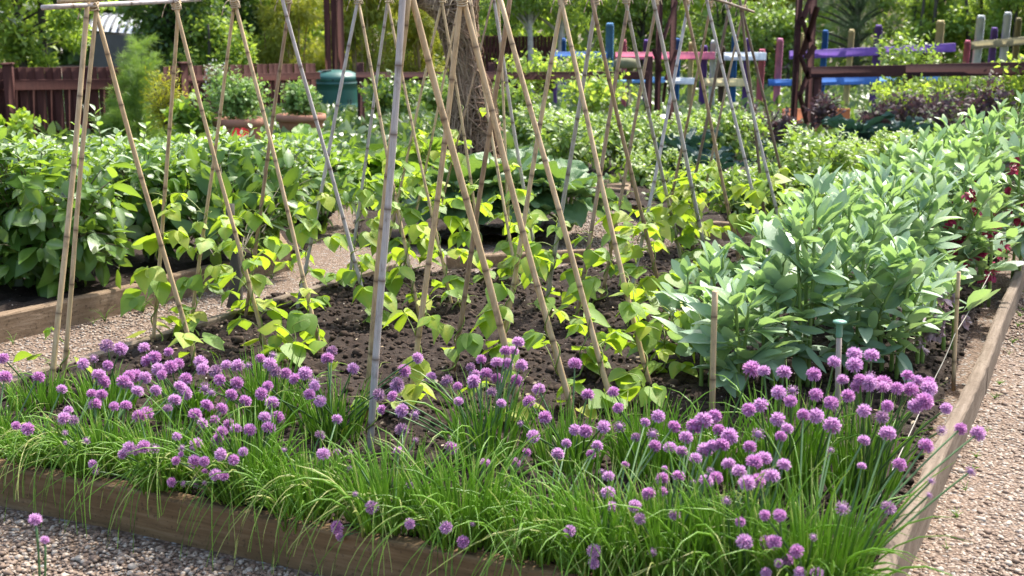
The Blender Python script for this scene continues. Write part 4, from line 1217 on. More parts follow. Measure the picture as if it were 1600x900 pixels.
for i, (x, y, w, h, Y_, lab) in enumerate([
        (1222, 205, 70, 80, 12.6, "purple-leaved bush at the foot of the zigzag lattice post"),
        (1290, 170, 70, 60, 13.2, "purple-leaved bush before the orange plank"),
        (1175, 200, 70, 90, 12.9, "dull purple bush below the pink fence picket"),
        (1420, 165, 110, 55, 13.0, "purple-leaved bush behind the dark kale"),
        (1480, 165, 120, 60, 12.6, "widest purple-leaved bush under the brown rail"),
        (1545, 158, 100, 90, 12.8, "tall purple-leaved bush with a pointed top"),
        (1372, 178, 80, 40, 13.4, "low purple-leaved bush between the two kale plants")]):
    c, rad = px_bush(x, y, w, h, Y_)
    bush("purple_bush", lab, "bush", "purple-leaved bushes", c, (rad[0] * .75, rad[1] * .8, rad[2] * .85), 48, 8, .065, T_SMALL, 'purpleleaf', 7300 + i, droop=0, upright=.3)
# ================================================================== WOVEN WILLOW TRUNK
WB = np.array([-.335, 10.9, 0])
PXM = 10.9 / F
WP = [(0, .285, 0), (.15, .262, 0), (.35, .235, 0), (.62, .20, -.004), (.85, .150, -.03), (1.02, .128, -.065), (1.18, .135, -.10), (1.33, .160, -.135), (1.5, .165, -.135), (1.8, .155, -.11), (2.1, .14, -.10)]
wz = np.array([a for a, _, _ in WP]); wr = np.array([b for _, b, _ in WP]); wx = np.array([c for _, _, c in WP])
wil = empty("willow_trunk", WB, "woven brown willow trunk of tangled twigs, flaring at its foot", "sculpture")
mb = MB(); zz = np.linspace(0, 2.1, 22)
P = np.stack([np.interp(zz, wz, wx), 0 * zz, zz], -1) + WB
tubes(mb, P[None], np.interp(zz, wz, wr)[None] * .90, 18, .3)
arm = [(-.13, 0, 1.36), (-.24, .02, 1.47), (-.38, .03, 1.56), (-.55, .02, 1.60), (-.75, 0, 1.70)]
arm = np.array(arm) + WB; ar = np.array([.12, .11, .085, .07, .05])
ss = np.linspace(0, 4, 16); AP_ = np.stack([np.interp(ss, range(5), arm[:, k]) for k in range(3)], -1); AR_ = np.interp(ss, range(5), ar)
tubes(mb, AP_[None], AR_[None] * .88, 12, .3)
part(mb, "core", M['twigcore'], wil)
r = np.random.default_rng(44); n = 1500
z0 = r.uniform(-.05, 1.95, n) ** 1.0; dz = r.normal(0, .30, n); a0 = r.uniform(0, 6.28, n); da = r.normal(0, 1.5, n)
vert = (z0 < .9) & (r.random(n) < .55); dz[vert] = r.uniform(.25, .6, vert.sum()); da[vert] *= .18
s = np.linspace(0, 1, 9)
zc = np.clip(z0[:, None] + dz[:, None] * s, .0, 2.1); ac = a0[:, None] + da[:, None] * s
rc = np.interp(zc, wz, wr) * (.93 + .13 * r.random(n))[:, None] + .012 * np.sin(s * 6 + a0[:, None]) + (r.random(n) < .05)[:, None] * .035 * np.sin(s * 3.14)
P = np.stack([np.interp(zc, wz, wx) + rc * np.cos(ac), rc * np.sin(ac), zc], -1) + WB
mb = MB(); tubes(mb, P, r.uniform(.0035, .0065, n)[:, None] * np.ones(9), 4, r.random(n) ** 1.3, cap=False)
n2 = 260; u0 = r.uniform(0, 15, n2); du = r.normal(0, 3, n2); b0_ = r.uniform(0, 6.28, n2); db_ = r.normal(0, 2, n2)
uu = np.clip(u0[:, None] + du[:, None] * s, 0, 15); bb = b0_[:, None] + db_[:, None] * s
cx = np.stack([np.interp(uu, np.arange(16), AP_[:, k]) for k in range(3)], -1); rr = np.interp(uu, np.arange(16), AR_)
P = cx + np.stack([np.cos(bb) * rr * .5, np.sin(bb) * rr, np.cos(bb) * rr * .9], -1)
tubes(mb, P, r.uniform(.0035, .006, n2)[:, None] * np.ones(9), 4, r.random(n2), cap=False)
part(mb, "woven_twigs", M['twig'], wil)

# ================================================================== FENCES
def pxz(y, Y, x=800): return ay(x, y, Y)[2]
def picket_fence(lab, a, b, zt, rails, posts, seed):
    r = np.random.default_rng(seed)
    a, b = np.array(a, float), np.array(b, float); d = b - a; L = np.linalg.norm(d); d /= L; nn = np.array([d[1], -d[0]])   # towards the camera
    t = empty("picket_fence", (a[0], a[1], 0), lab, "fence", "red-brown picket fences")
    mb = MB(); s = 0.05; k = 0
    while s < L - .05:
        w = r.uniform(.085, .105); off = (-.016 if k % 2 else .016)
        c = a + d * (s + w / 2) - nn * .03 + nn * off
        h = zt + r.uniform(-.006, .004)
        box(mb, (c[0], c[1], h / 2 + .03), (w, .018, h - .06), (d[0], d[1], 0), bev=.003, tint=r.random())
        s += w + r.uniform(-.003, .004); k += 1
    part(mb, "pickets", M['fence'], t)
    for zr, hr in rails:
        p1, p2 = a + nn * .030, b + nn * .030
        m2 = MB(); plank(m2, (p1[0], p1[1], zr), (p2[0], p2[1], zr), .035, hr, tint=r.random()); part(m2, "rail", M['fence'], t)
    for sp in posts:
        c = a + d * sp + nn * .10
        m2 = MB(); box(m2, (c[0], c[1], (zt + .03) / 2), (.10, .10, zt + .03), (d[0], d[1], 0), tint=.6)
        po = part(m2, "post", M['fence'], t)
        m3 = MB(); box(m3, (c[0], c[1], zt + .045), (.13, .13, .025), (d[0], d[1], 0), bev=.008, tint=1); sub(m3, "post_cap", M['fence'], po, t)
picket_fence("red-brown picket fence below the elder bush, post at the photo's edge", (-8.2, 13.6), (-4.35, 14.3), pxz(106, 14), [(pxz(134, 13.9), .115), (pxz(222, 13.9), .09)], [2.66], 1)
picket_fence("red-brown picket fence running behind the terracotta pot to the compost bin", (-4.62, 16.6), (-2.75, 18.0), pxz(101, 17.3), [(pxz(122, 17.2), .10), (.12, .09)], [.28], 2)

t = empty("post_rail_fence", (-2.1, 15.6, 0), "single brown rail on posts behind the cabbages, ending at the lattice post", "fence", "brown rail fences")
a, b = ay(556, 119, 15.6), ay(1012, 118, 15.6)
mb = MB(); plank(mb, a, b, .04, .098, tint=.3); part(mb, "rail", M['rail'], t)
for x in (562, 768, 1015):
    c = ay(x, 100, 15.66); mb = MB(); h = pxz(98 if x < 1000 else 88, 15.66)
    box(mb, (c[0], c[1] + .05, h / 2), (.085, .05, h), tint=.5); part(mb, "post", M['rail'], t)
a, b = ay(1268, 113, 14.6), ay(1720, 105, 12.6)
t = empty("post_rail_fence", (a[0], a[1], 0), "brown rail on posts in front of the painted pickets, behind the purple bushes", "fence", "brown rail fences")
mid_ = a * .36 + b * .64
mb = MB(); plank(mb, a, a * .64 + b * .36 - np.array([.004, 0, 0]), .04, .125, tint=.2); part(mb, "rail", M['rail'], t)
mb = MB(); plank(mb, a * .64 + b * .36, b, .04, .135, tint=.6); part(mb, "rail", M['rail'], t)
for f in (.03, .375, .80):
    c = a * (1 - f) + b * f; mb = MB(); box(mb, (c[0], c[1] + .055, c[2] / 2 + .02), (.09, .06, c[2] + .04), tint=.5); part(mb, "post", M['rail'], t)

# brightly painted fence of odd pickets and short rails
PF_Y = 18.6
pf = empty("painted_fence", ay(870, 200, PF_Y) * np.array([1, 1, 0]), "higgledy-piggledy garden fence of pickets and rails painted many bright colours", "fence")
def pcol(c): return M['p_' + c]
for (x, yt, w, c, lean) in [(881,62,7,'blue',0),(953,38,12,'sky',0),(975,64,8,'pink',.01),(1010,64,9,'purple',0),(1059,62,9,'blue',0),(1080,68,8,'yellow',0),
        (1100,73,11,'purple',0),(1115,65,9,'white',0),(1129,74,9,'brown',0),(1148,57,9,'blue',0),(1168,62,9,'purple',-.01),(1191,79,10,'pink',-.02),(1219,62,10,'rose',-.02),
        (1254,54,4,'yellow',0),(1290,49,9,'blue',-.02),(1331,48,9,'yellow',-.03),(1373,41,11,'purple',-.02),(1470,34,12,'yellow',-.03),(1512,65,9,'pink',-.02),
        (1533,26,12,'white',-.03),(1554,45,10,'purple',-.02),(1575,21,11,'white',-.03),(1592,30,9,'olive',-.02),(920,88,9,'yellow',0),(868,80,6,'purple',0)]:
    top = ay(x, yt, PF_Y); bot = np.array([top[0] - top[2] * 0 + lean * top[2] * 1.0, PF_Y, 0.])
    w_ = w * PF_Y / F
    mb = MB(); d = top - bot; L = np.linalg.norm(d)
    box(mb, (top + bot) / 2, (L - .02, w_ * .45, w_), d, (1, 0, 0) if False else np.cross([0, 1., 0], d), bev=.006, tint=random.random())
    box(mb, top + unit(d) * .0, (.05, w_ * .44, w_ * .86), d, np.cross([0, 1., 0], d), bev=.014, tint=random.random())
    part(mb, "picket", pcol(c), pf)
for (x0, y0, x1, y1, h, c) in [(862,86,949,86,10,'blue'),(961,87,1117,87,11,'pink'),(1131,88,1197,88,12,'white'),(1052,126,1086,127,10,'white'),(1100,128,1166,129,12,'yellow'),
        (1200,129,1246,129,10,'blue'),(1233,86,1372,80,13,'purple'),(1374,80,1493,74,13,'purple'),(1268,127,1371,125,13,'blue'),(1373,125,1471,120,13,'sky'),(1517,71,1640,60,12,'olive'),
        (964,125,1040,125,9,'sky'),(1552,116,1583,116,9,'orange')]:
    a, b = ay(x0, y0, PF_Y - .085), ay(x1, y1, PF_Y - .085)
    mb = MB(); plank(mb, a, b, .03, h * PF_Y / F, bev=.006, tint=random.random()); part(mb, "rail", pcol(c), pf)
for x, y0, y1 in ((1237, 165, 181), (1312, 168, 178)):
    a = ay(x, (y0 + y1) / 2, 15.2)
a, b = ay(1222, 176, 15.4), ay(1328, 176, 15.4)
mb = MB(); plank(mb, a * [1, 1, 0] + [0, 0, a[2] * .5 + .02], b * [1, 1, 0] + [0, 0, a[2] * .5 + .02], .03, a[2] + .06, bev=.006, tint=.3)
tag(mb.build("orange_board", M['p_orange']), "low orange-painted board between the purple bushes", "board")

# lattice posts
def lattice(lab, x0, x1, Y, top, slats, w0, w1, h1=None):
    a = ay(x0, 150, Y); t = empty("lattice_post", (a[0], a[1], 0), lab, "trellis post", "brown lattice posts")
    for x, w, h in ((x0, w0, top), (x1, w1, h1 or top)):
        c = ay(x, 120, Y); mb = MB(); box(mb, (c[0], c[1], h / 2), (w * Y / F, w * Y / F, h), tint=random.random()); part(mb, "upright", M['rail'], t)
    for (xa, ya, xb, yb, w) in slats:
        p, q_ = ay(xa, ya, Y - .075), ay(xb, yb, Y - .075)
        p = p + (p - q_) * .05
        mb = MB(); plank(mb, p, q_, .022, w * Y / F, up=(0, -1, 0.01) if False else (.3, 0, 1), bev=.003, tint=random.random()); part(mb, "slat", M['rail'], t)
lattice("brown lattice post with crossing slats, left of the dark kale", 1028, 1050, 15.0, 2.3,
    [(1021,78,1034,112,6),(1057,80,1040,125,6),(1046,-5,1062,-50,6),(1056,5,1036,62,6),(1040,130,1036,160,5),(1024,-2,1044,-50,6),(1045,108,1056,165,5)], 9, 9)
lattice("brown post with zigzag slats standing among purple leaves", 1243, 1265, 15.0, 2.3,
    [(1271,-12,1254,30,9),(1276,14,1253,86,9),(1273,72,1259,92,9),(1250,86,1264,124,7),(1266,108,1249,150,8),(1250,150,1260,192,7),(1252,28,1266,66,7)], 9, 10)

# timber panels in the hedge
def panel(lab, x0, x1, Y, zt, n, seed):
    a, b = ay(x0, 100, Y), ay(x1, 100, Y); t = empty("timber_panel", (a[0], a[1], 0), lab, "panel", "upright red-brown timber panels")
    r = np.random.default_rng(seed); mb = MB(); w = (b[0] - a[0]) / n
    for k in range(n):
        box(mb, (a[0] + (k + .5) * w, a[1] + (.02 if k % 2 else 0), zt / 2), (w * .94, .02, zt + r.uniform(-.03, .03)), bev=.003, tint=r.random())
    part(mb, "boards", M['fence'], t)
    mb = MB(); plank(mb, (a[0], a[1] + .045, zt * .8), (b[0], b[1] + .045, zt * .8), .035, .09); part(mb, "rail", M['fence'], t)
panel("narrow tall brown timber panel among the bamboo behind the compost bin", 508, 539, 19.0, 2.3, 3, 3)
panel("red-brown ribbed panel behind the birch trunks", 752, 866, 21.5, 1.12, 20, 4)

# ================================================================== COMPOST BIN, POTS, ODDMENTS
BY = 18.4; bc = ay(524, 150, BY) * np.array([1, 1, 0]); K = BY / F
t = empty("compost_bin", bc, "dark green plastic compost bin with a domed lid", "compost bin")
zl = pxz(121, BY); mb = MB()
lathe(mb, [(.0, .0), (.365, .0), (.372, .03), (.352, .20), (.349, .205), (.349, .22), (.344, zl - .18), (.342, zl - .095), (.352, zl - .09), (.352, zl - .07), (.340, zl - .062), (.338, zl - .05)], 40, bc, .3); part(mb, "body", M['bin'], t)
for dx in (.22, .255):
    m2 = MB(); a = math.asin(dx / .352); box(m2, bc + np.array([dx, -math.sqrt(.3475 ** 2 - dx * dx), .20]), (.012, .012, .14), bev=.003); part(m2, "vent_slot", M['binvent'], t)
m2 = MB(); lathe(m2, [(.338, zl - .05), (.345, zl - .045), (.345, zl + .01), (.337, zl + .022), (.30, zl + .062), (.23, zl + .092), (.10, zl + .108), (0, zl + .11)], 40, bc, .9); lid = part(m2, "lid", M['bin'], t)
m2 = MB(); box(m2, bc + np.array([-.10, -.19, zl + .106]), (.16, .07, .016), (1, .1, 0), bev=.006); sub(m2, "lid_slot", M['binvent'], lid, t)
m2 = MB(); box(m2, bc + np.array([.02, -.344, zl - .02]), (.025, .01, .025), bev=.003); sub(m2, "lid_hole", M['binvent'], lid, t)  # dark block standing in for the small hole at the lid's edge

def pot(lab, x, yrim, wpx, Y, hgt, plantlab, plantmat, pw, ph, seed, ls):
    c = ay(x, yrim, Y); R = wpx / 2 * Y / F; b = np.array([c[0], c[1], 0]); h = c[2]
    t = empty("terracotta_pot", b, lab, "plant pot", "terracotta pots with plants")
    z0 = max(0, h - hgt)
    mb = MB(); lathe(mb, [(0, 0), (R * .72, 0), (R * .95, h - .085), (R * .95, h - .08)], 36, b, .2); part(mb, "body", M['terracotta'], t)
    mb = MB(); lathe(mb, [(R * .95, h - .08), (R * 1.03, h - .075), (R * 1.05, h - .04), (R * 1.03, h - .005), (R * .98, h), (R * .92, h - .01), (R * .90, h - .06), (0, h - .05)], 36, b, .7); part(mb, "rim", M['terracotta'], t)
    cc = np.array([b[0], b[1], h + ph * .42])
    bush("pot_plant", plantlab, "plant", "plants growing in the clay pots", cc, (pw, pw * .9, ph * .60), 190, 9, ls, T_SMALL, plantmat, seed, droop=-.1, upright=.4, trunk_base=(b[0], b[1], h - .04))
pot("big terracotta pot holding a dense herb bush", 372, 184, 76, 12.6, .4, "dense bushy green herb overflowing the big terracotta pot", 'herb', .30, .42, 801, .055)
pot("terracotta pot half hidden by cabbages before the compost bin", 470, 178, 74, 14.2, .4, "pale variegated leafy plant in the pot before the compost bin", 'herb', .21, .34, 802, .06)
c = ay(376, 209, 11.0); t = empty("poppy", (c[0], c[1], .05), "red poppy bloom glowing above the apple leaves by the clay pot", "flower")
mb = MB(); s = np.linspace(0, 1, 8)[:, None]; P = np.array([c[0], c[1], .05]) * (1 - s) + c * s; tubes(mb, P[None], np.full((1, 8), .003), 5); part(mb, "stalk", M['broadstem'], t)
mb = MB(); T_PET = [big_leaf(.02, .05, 8, 7, seed=3, w=.62)]
for a in (-.5, .6, 2.0, 3.4):
    o = np.array([math.cos(a), math.sin(a) * .7, .12]); stamp(mb, T_PET[0], basis(unit(o)[None], np.array([[0, -.75, .65]])), (c)[None], .085, random.random())
part(mb, "petals", M['poppy'], t)
c = ay(978, 99, 17.4); t = empty("post_table", (c[0], c[1], 0), "round olive-topped wooden table on a post behind the brown rail", "bird table")
mb = MB(); lathe(mb, [(0, c[2] - .065), (.155, c[2] - .065), (.17, c[2] - .04), (.172, c[2] + .02), (.15, c[2] + .055), (.08, c[2] + .07), (0, c[2] + .073)], 28, (c[0], c[1], 0)); part(mb, "table_top", M['olive'], t)
mb = MB(); box(mb, (c[0] + .05, c[1], (c[2] - .07) / 2), (.075, .075, c[2] - .07), tint=.3); part(mb, "post", M['olive'], t)

# low building with a glazed roof beyond the fence
t = empty("glasshouse", (-10.5, 30, 0), "low building with a pale ribbed glass roof beyond the picket fence", "building")
YB = 30
e0, e1, r0_, r1_ = ay(138, 47, YB), ay(330, 62, YB - 1.5), ay(160, 27, YB + 2.5), ay(350, 14, YB + 1)
mb = MB(); nx_ = 16; ny_ = 8; V = []
for i in range(nx_ + 1):
    for j in range(ny_ + 1):
        f, gq = i / nx_, j / ny_
        p_ = (e0 * (1 - f) + e1 * f) * (1 - gq) + (r0_ * (1 - f) + r1_ * f) * gq
        p_ = p_ + np.array([0, 0, .16 * math.sin(gq * math.pi)])
        V.append(p_)
V = np.array(V); mb.add(V, np.array([(i * (ny_ + 1) + j, (i + 1) * (ny_ + 1) + j, (i + 1) * (ny_ + 1) + j + 1, i * (ny_ + 1) + j + 1) for i in range(nx_) for j in range(ny_)])); rf = part(mb, "roof", M['metal'], t)
mb = MB()
for i in range(0, nx_ + 1): tubes(mb, (V[i * (ny_ + 1):(i + 1) * (ny_ + 1)] + np.array([0, -.01, .03]))[None], np.full((1, ny_ + 1), .035), 4, .5)
sub(mb, "glazing_bars", M['darkmetal'], rf, t)
mb = MB(); w0_, w1_ = e0 - [0, -.05, .06], e1 - [0, -.05, .06]
mb.add(np.array([w0_ * [1, 1, 0], w1_ * [1, 1, 0], w1_, w0_, w1_ * [1, 1, 0] + [.3, 4, 0], w1_ + [.3, 3, 0], w0_ * [1, 1, 0] + [.3, 4, 0], w0_ + [.3, 3, 0]]), np.array([(0, 1, 2, 3), (1, 4, 5, 2), (6, 0, 3, 7), (4, 6, 7, 5)])); mb.smooth = False
part(mb, "wall", M['darkmetal'], t)

# ================================================================== FENNEL AND OTHER BORDER PLANTS
def fennel(lab, x, ybase, Y, ztop, wid, seed, n):
    r = np.random.default_rng(seed); b = ay(x, ybase, Y) * np.array([1, 1, 0]) + np.array([0, 0, .03])
    t = empty("fennel_plant", b, lab, "fennel", "feathery fennel"); sm, lm = MB(), MB()
    for k in range(n):
        a = r.uniform(0, 6.28); sp = r.uniform(.1, 1) * wid * .35
        top = np.array([math.cos(a) * sp, math.sin(a) * sp * .8, ztop * r.uniform(.62, 1.0)])
        s = np.linspace(0, 1, 9)[:, None]; P = top * np.concatenate([s ** 1.5, s ** 1.5, s], 1)
        tubes(sm, P[None], np.linspace(.011, .003, 9)[None], 6, r.random())
        for j in range(12):
            f = .12 + .88 * j / 11; p = top * np.array([f ** 1.5, f ** 1.5, f]); a2 = r.uniform(0, 6.28)
            L = wid * .42 * (1.15 - .75 * f) * r.uniform(.7, 1.2); dirv = unit(np.array([math.cos(a2), math.sin(a2), .55]))
            for q in range(9):
                g_ = (q + 1) / 9; pp = p + dirv * L * g_ + np.array([0, 0, -.25 * L * g_ * g_])
                m_ = 16; D = unit(dirv + r.normal(0, .75, (m_, 3)))
                stamps(lm, T_NEEDLE, basis(D, r.normal(size=(m_, 3))), np.repeat(pp[None], m_, 0) + r.normal(0, .012, (m_, 3)), r.uniform(.05, .10, m_), np.clip(r.normal(.5, .25, m_), 0, 1))
    sm.build("stems", M['broadstem'], t); lm.build("fronds", M['fennel'], t)
fennel("tall feathery green fennel in front of the picket fence", 216, 205, 13.2, 1.20, .80, 71, 9)
fennel("short feathery fennel tuft beside the tall one", 176, 205, 13.0, .52, .5, 72, 4)
BORD = [("golden_shrub", "golden-yellow leaved shrub between the fennel and the cane foot", "shrub", (258, 155), 70, 90, 13.0, 'yellowleaf', .075, T_BLADE, 130),
        ("creeper", "pale-leaved creeper sprawling at the bottom of the picket fence post", "creeper", (26, 206), 110, 66, 12.6, 'bean', .09, T_HEART, 16),
        ("white_flower_plant", "thin white-flowered plant in front of the far picket fence", "plant", (338, 128), 40, 60, 15.2, 'herb', .05, T_SMALL, 60),
        ("leafy_plant", "bright leafy plant at the foot of the golden shrub", "plant", (300, 178), 60, 50, 12.4, 'brassica', .11, T_OVATE, 40),
        ("climber", "green climber sprawling along the brown rail by the birch trunks", "climber", (835, 98), 110, 36, 15.8, 'treegreen', .075, T_OVATE, 70),
        ("climber", "green climber on the brown rail beside the olive-topped table", "climber", (915, 100), 80, 36, 15.9, 'treegreen', .075, T_OVATE, 50),
        ("climber", "yellow-green climber reaching over the purple painted rail", "climber", (1418, 88), 100, 70, 14.6, 'potato', .08, T_OVATE, 70),
        ("climber", "green climber dangling beneath the brown rail over purple leaves", "climber", (1420, 142), 130, 44, 13.6, 'treegreen', .075, T_OVATE, 70),
        ("climber", "yellow-green climber under the farther length of brown rail", "climber", (1515, 128), 110, 50, 13.7, 'potato', .075, T_OVATE, 70),
        ("climber", "leafy climber spilling over the brown rail at the photo's edge", "climber", (1590, 120), 90, 70, 13.2, 'treegreen', .08, T_OVATE, 60),
        ("leafy_plant", "dark leafy plant beneath the rail beside the compost bin", "plant", (610, 145), 100, 60, 15.2, 'treedark', .10, T_OVATE, 60),
        ("leafy_plant", "leafy plant under the rail beside the woven willow trunk", "plant", (690, 145), 60, 60, 14.2, 'potato', .10, T_OVATE, 50),
        ("leafy_plant", "bright leafy plant tucked behind the woven willow trunk", "plant", (800, 150), 90, 50, 14.8, 'potato', .09, T_OVATE, 50),
        ("leafy_plant", "dark leafy plant under the rail by the painted pink picket", "plant", (930, 140), 120, 50, 15.0, 'treegreen', .09, T_OVATE, 70)]
for i, (nm, lab, cat, (x, y), w, h, Y_, mat, ls, tpl, ns) in enumerate(BORD):
    c, rad = px_bush(x, y, w, h, Y_)
    bush(nm, lab, cat, "plants along the fences", c, rad, ns, 9, ls, tpl, mat, 8000 + i, droop=.1, upright=.4)
    if nm == "white_flower_plant":
        t = [o for o in bpy.data.objects if o.get("label") == lab][0]; mb = MB(); r = np.random.default_rng(5); n = 70
        p = np.array(c) + unit(r.normal(size=(n, 3)) + [0, -.3, .8]) * np.array(rad) * r.uniform(.8, 1.15, (n, 1)); dv = unit(r.normal(size=(n, 3)))
        stamps(mb, T_SMALL, basis(dv, r.normal(size=(n, 3))), p, .035, r.random(n)); part(mb, "blossoms", M['whiteflower'], t)

# ================================================================== TREES AND HEDGES BEHIND
def tree(name, lab, cat, grp, x, Y, wpx, zlo, zhi, nleaf, ls, tpl, mat, seed, trunk_r=.06, trunkmat='bark', droop=0., nlobe=46, stems=1, flowers=0, depth=.6, flowermat='whiteflower'):
    r = np.random.default_rng(seed)
    if name != "elder_bush" or x > 100:
        Y = Y + (3.0 if x > 900 else 1.5); zhi = min(zhi, 2.7)
    c = ay(x, 100, Y); b = np.array([c[0], c[1], 0.]); R = wpx / 2 * Y / F
    t = empty(name, b, lab, cat, grp)
    cz, rz = (zlo + zhi) / 2, (zhi - zlo) / 2
    E = unit(r.normal(size=(nlobe, 3))) * (r.random((nlobe, 1)) ** .42)
    Lc = np.array([b[0], b[1], cz]) + E * np.array([R, R * depth, rz])
    tm = MB()
    for k in range(stems):
        o = np.array([r.normal(0, .25) * R, r.normal(0, .15) * R, 0]) if stems > 1 else np.zeros(3)
        s = np.linspace(0, 1, 9)[:, None]; top = np.array([b[0], b[1], cz + rz * .6]) + o * 1.6 + r.normal(0, .08, 3)
        P = (b + o - [0, 0, .05]) * (1 - s) + top * s + np.sin(s * 4 + seed) * np.array([.03, .03, 0])
        tubes(tm, P[None], (np.linspace(1.2, .35, 9) * trunk_r)[None], 9, r.random((1, 9)))
    part(tm, "trunk", M[trunkmat], t)
    lm_ = MB(); s = np.linspace(0, 1, 7)[None, :, None]
    st = b + np.array([0, 0, 1.]) * (np.minimum(Lc[:, 2:3] * .75, cz + rz * .4)); md = (st + Lc) / 2 + np.array([0, 0, .12 * rz])
    tubes(lm_, (1 - s) ** 2 * st[:, None] + 2 * s * (1 - s) * md[:, None] + s * s * Lc[:, None], np.linspace(.35, .08, 7)[None] * trunk_r, 5, r.random(nlobe), cap=False)
    part(lm_, "limbs", M[trunkmat], t)
    k = r.integers(0, nlobe, nleaf)
    lr = r.uniform(.16, .34, nlobe) * R ** .5
    off = unit(r.normal(size=(nleaf, 3))) * (r.random((nleaf, 1)) ** .45) * lr[k][:, None] * np.array([1.1, 1, .75])
    p = Lc[k] + off
    ok = p[:, 2] > .03
    p, off, k = p[ok], off[ok], k[ok]
    dv = unit(off / (np.linalg.norm(off, axis=1, keepdims=True) + .01) * .7 + r.normal(0, .6, p.shape) + np.array([0, 0, -droop])); nv = unit(np.array([0, 0, .9]) + off * 2 + r.normal(0, .5, p.shape))
    tn = np.clip(r.normal(.42, .2, len(p)) + r.normal(0, .14, nlobe)[k], 0, 1)
    cm = MB(); stamps(cm, tpl, basis(dv, nv), p, ls * r.uniform(.6, 1.2, len(p)), tn); part(cm, "crown", M[mat], t)
    if flowers:
        for k in range(flowers):
            mb = MB(); e = Lc[r.integers(0, nlobe)] + np.array([r.normal(0, .1), -lr.mean(), r.uniform(-.1, .2)]); n = 40
            q_ = e + unit(r.normal(size=(n, 3))) * np.array([.09, .06, .04]); stamps(mb, T_SMALL, basis(r.normal(size=(n, 3)), np.array([0, -.5, 1.]) + r.normal(0, .3, (n, 3))), q_, .05, r.random(n)); part(mb, "flower_head", M[flowermat], t)
    return t
G = "trees and tall shrubs behind the fences"
tree("elder_bush", "broad green elder bush with creamy flower heads above the picket fence", "shrub", G, 20, 17.0, 260, .3, 3.4, 9000, .085, T_CARD, 'treegreen', 1, flowers=9, stems=3)
tree("evergreen_tree", "dense dark glossy tree right of the glasshouse", "tree", G, 270, 19.0, 150, .3, 3.6, 9000, .09, T_CARD, 'treedark', 2, .10)
tree("evergreen_tree", "dark tree with paler tips behind the second pair of canes", "tree", G, 375, 20.5, 150, .2, 3.6, 8000, .09, T_CARD, 'treedark', 3, .10)
tree("leafy_shrub", "light green shrub peeping over the fence next to the bamboo", "shrub", G, 330, 18.6, 130, .2, 1.45, 4000, .08, T_CARD, 'treegreen', 4, .04)
tree("bamboo_clump", "yellow-green bamboo clump over the end of the picket fence", "bamboo", G, 455, 20.0, 120, .1, 3.4, 8000, .12, T_BLADE, 'bamboo', 5, .016, 'cane_tan', .35, stems=12)
tree("bamboo_clump", "yellow-green bamboo clump right above the compost bin", "bamboo", G, 565, 19.8, 110, .1, 3.4, 9000, .12, T_BLADE, 'bamboo', 6, .016, 'cane_tan', .35, stems=12)
tree("bamboo_clump", "yellow-green bamboo clump beside the woven willow trunk", "bamboo", G, 655, 20.4, 120, .1, 3.4, 9000, .12, T_BLADE, 'bamboo', 7, .016, 'cane_tan', .35, stems=12)
tree("birch_tree", "birch with a pale trunk against the red-brown panel", "birch", G, 828, 19.6, 140, 1.28, 4.2, 8000, .06, T_CARD, 'treegreen', 8, .055, 'birch', .5)
tree("birch_tree", "grey-trunked birch over the blue end of the painted fence", "birch", G, 872, 20.0, 150, 1.20, 4.2, 8000, .06, T_CARD, 'treegreen', 9, .065, 'birch', .5)
tree("birch_tree", "birch drooping over the tall pale blue picket", "birch", G, 925, 21.2, 130, 1.05, 4.0, 7000, .06, T_CARD, 'treegreen', 10, .05, 'birch', .5)
tree("leafy_shrub", "bright leafy shrub behind the pink painted rail", "shrub", G, 1000, 21.5, 150, .1, 3.2, 8000, .08, T_CARD, 'potato', 11, .05)
tree("rose_bush", "sprawling pale rose bush behind the white painted rail", "shrub", G, 1130, 21.0, 170, .1, 2.2, 9000, .07, T_CARD, 'potato', 12, .04, stems=4)
tree("golden_tree", "golden yellow tree above the rose bush", "tree", G, 1190, 25.0, 110, 1.2, 3.4, 6000, .09, T_CARD, 'yellowleaf', 13, .07)
tree("pine_tree", "dark soft-needled pine behind the purple rail", "pine", G, 1335, 21.5, 170, .2, 4.0, 16000, .16, T_NEEDLE, 'pine', 14, .09, nlobe=60)
tree("rose_bush", "pale shrub with pinkish blooms left of the zigzag post", "shrub", G, 1215, 20.4, 110, .1, 1.7, 6000, .07, T_CARD, 'potato', 15, .04, stems=3, flowers=3, flowermat='paleflower')
tree("elder_bush", "elder bush full of pale clusters behind the yellow picket", "shrub", G, 1455, 21.0, 190, .1, 3.2, 11000, .085, T_CARD, 'treegreen', 16, .05, stems=4, flowers=4)
tree("elder_bush", "elder bush behind the two white pickets", "shrub", G, 1570, 20.2, 170, .1, 3.2, 10000, .085, T_CARD, 'treegreen', 17, .05, stems=4)
tree("elder_bush", "outermost elder bush at the photo's edge past the olive picket", "shrub", G, 1690, 19.5, 180, .1, 3.2, 8000, .085, T_CARD, 'treegreen', 18, .05, stems=4)
tree("leafy_shrub", "grey-green shrub filling the gap under the brown birches", "shrub", G, 790, 22.6, 150, .1, 2.6, 6000, .08, T_CARD, 'treegreen', 19, .05)
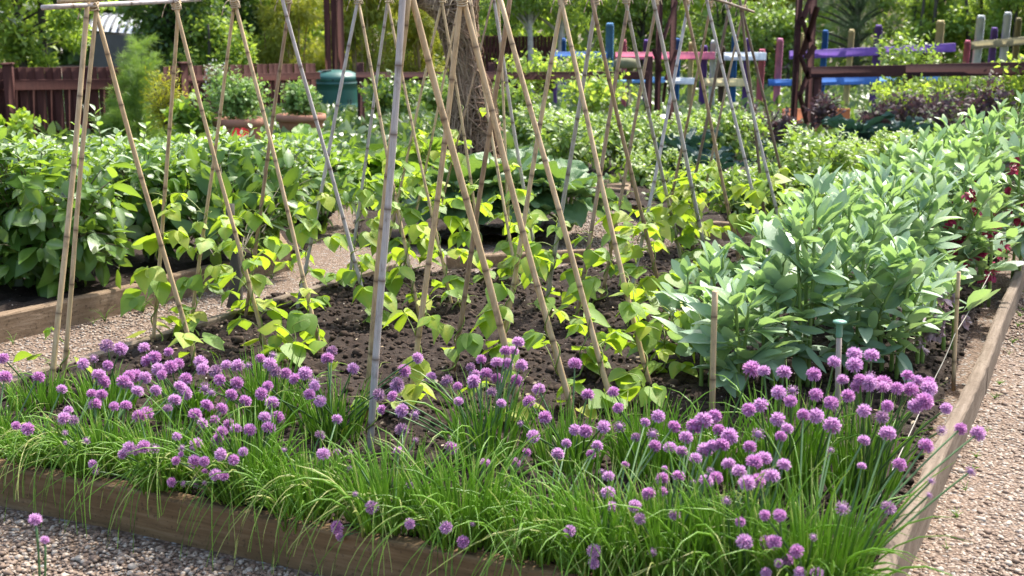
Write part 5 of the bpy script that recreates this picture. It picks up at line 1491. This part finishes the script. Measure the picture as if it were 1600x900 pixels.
# the far wood that closes the view
r = np.random.default_rng(99); n = 60000
x_ = r.uniform(-24, 24, n); y_ = 27 + np.abs(r.normal(0, 2.0, n)) + 2.5 * vnoise(x_ * .35 + 60, x_ * 0 + 3, 5)
zt = 2.6 + 3.2 * vnoise(x_ * .45 + 50, x_ * 0 + 8, 6); z_ = r.random(n) ** .8 * zt
keep = ~((x_ > -11.6) & (x_ < -8.0) & (z_ > .1)) | ((y_ > 36))
P = np.stack([x_, y_, z_], -1)[keep]
cl = vnoise(P[:, 0] * 2 + 80, P[:, 2] * 2.2 + 9, 12)
mb = MB(); stamps(mb, T_CARD, basis(r.normal(size=P.shape), np.array([0, -.5, .9]) + r.normal(0, .5, P.shape)), P, r.uniform(.14, .30, len(P)), np.clip(cl * .7 + r.normal(.08, .15, len(P)), 0, 1))
tag(mb.build("far_wood", M['treegreen']), "far mass of green trees closing the view behind the garden", "wood", kind="stuff")
n = 9000; x_ = r.uniform(-17, -5, n); P = np.stack([x_, 41 + r.normal(0, 1, n), r.random(n) * 4.5], -1)
mb = MB(); stamps(mb, T_CARD, basis(r.normal(size=P.shape), np.array([0, -.5, .9]) + r.normal(0, .5, P.shape)), P, r.uniform(.3, .55, len(P)), np.clip(r.normal(.4, .2, len(P)), 0, 1))
tag(mb.build("far_wood", M['treedark']), "darker trees beyond the glass-roofed building", "wood", kind="stuff")
# rough growth between the beds and the fences
n = 70000; y_ = 11.8 + 16 * r.random(n) ** 1.1; x_ = r.uniform(-.5, .5, n) * y_ * 1.05; P = np.stack([x_, y_, r.random(n) ** 2 * (.08 + .005 * y_)], -1)
ok = ~((np.abs(P[:, 0] - WB[0]) < .4) & (np.abs(P[:, 1] - WB[1]) < .6)); P = P[ok]
mb = MB(); stamps(mb, T_BLADE + T_SMALL, basis(r.normal(size=P.shape) * [1, 1, .5] + [0, 0, .6], np.array([0, -.5, .9]) + r.normal(0, .5, P.shape)), P, r.uniform(.08, .20, len(P)), np.clip(r.normal(.25, .2, len(P)), 0, .8))
tag(mb.build("ground_cover", M['treedark']), "low mixed ground cover in the borders under the fences", "ground cover", kind="stuff")
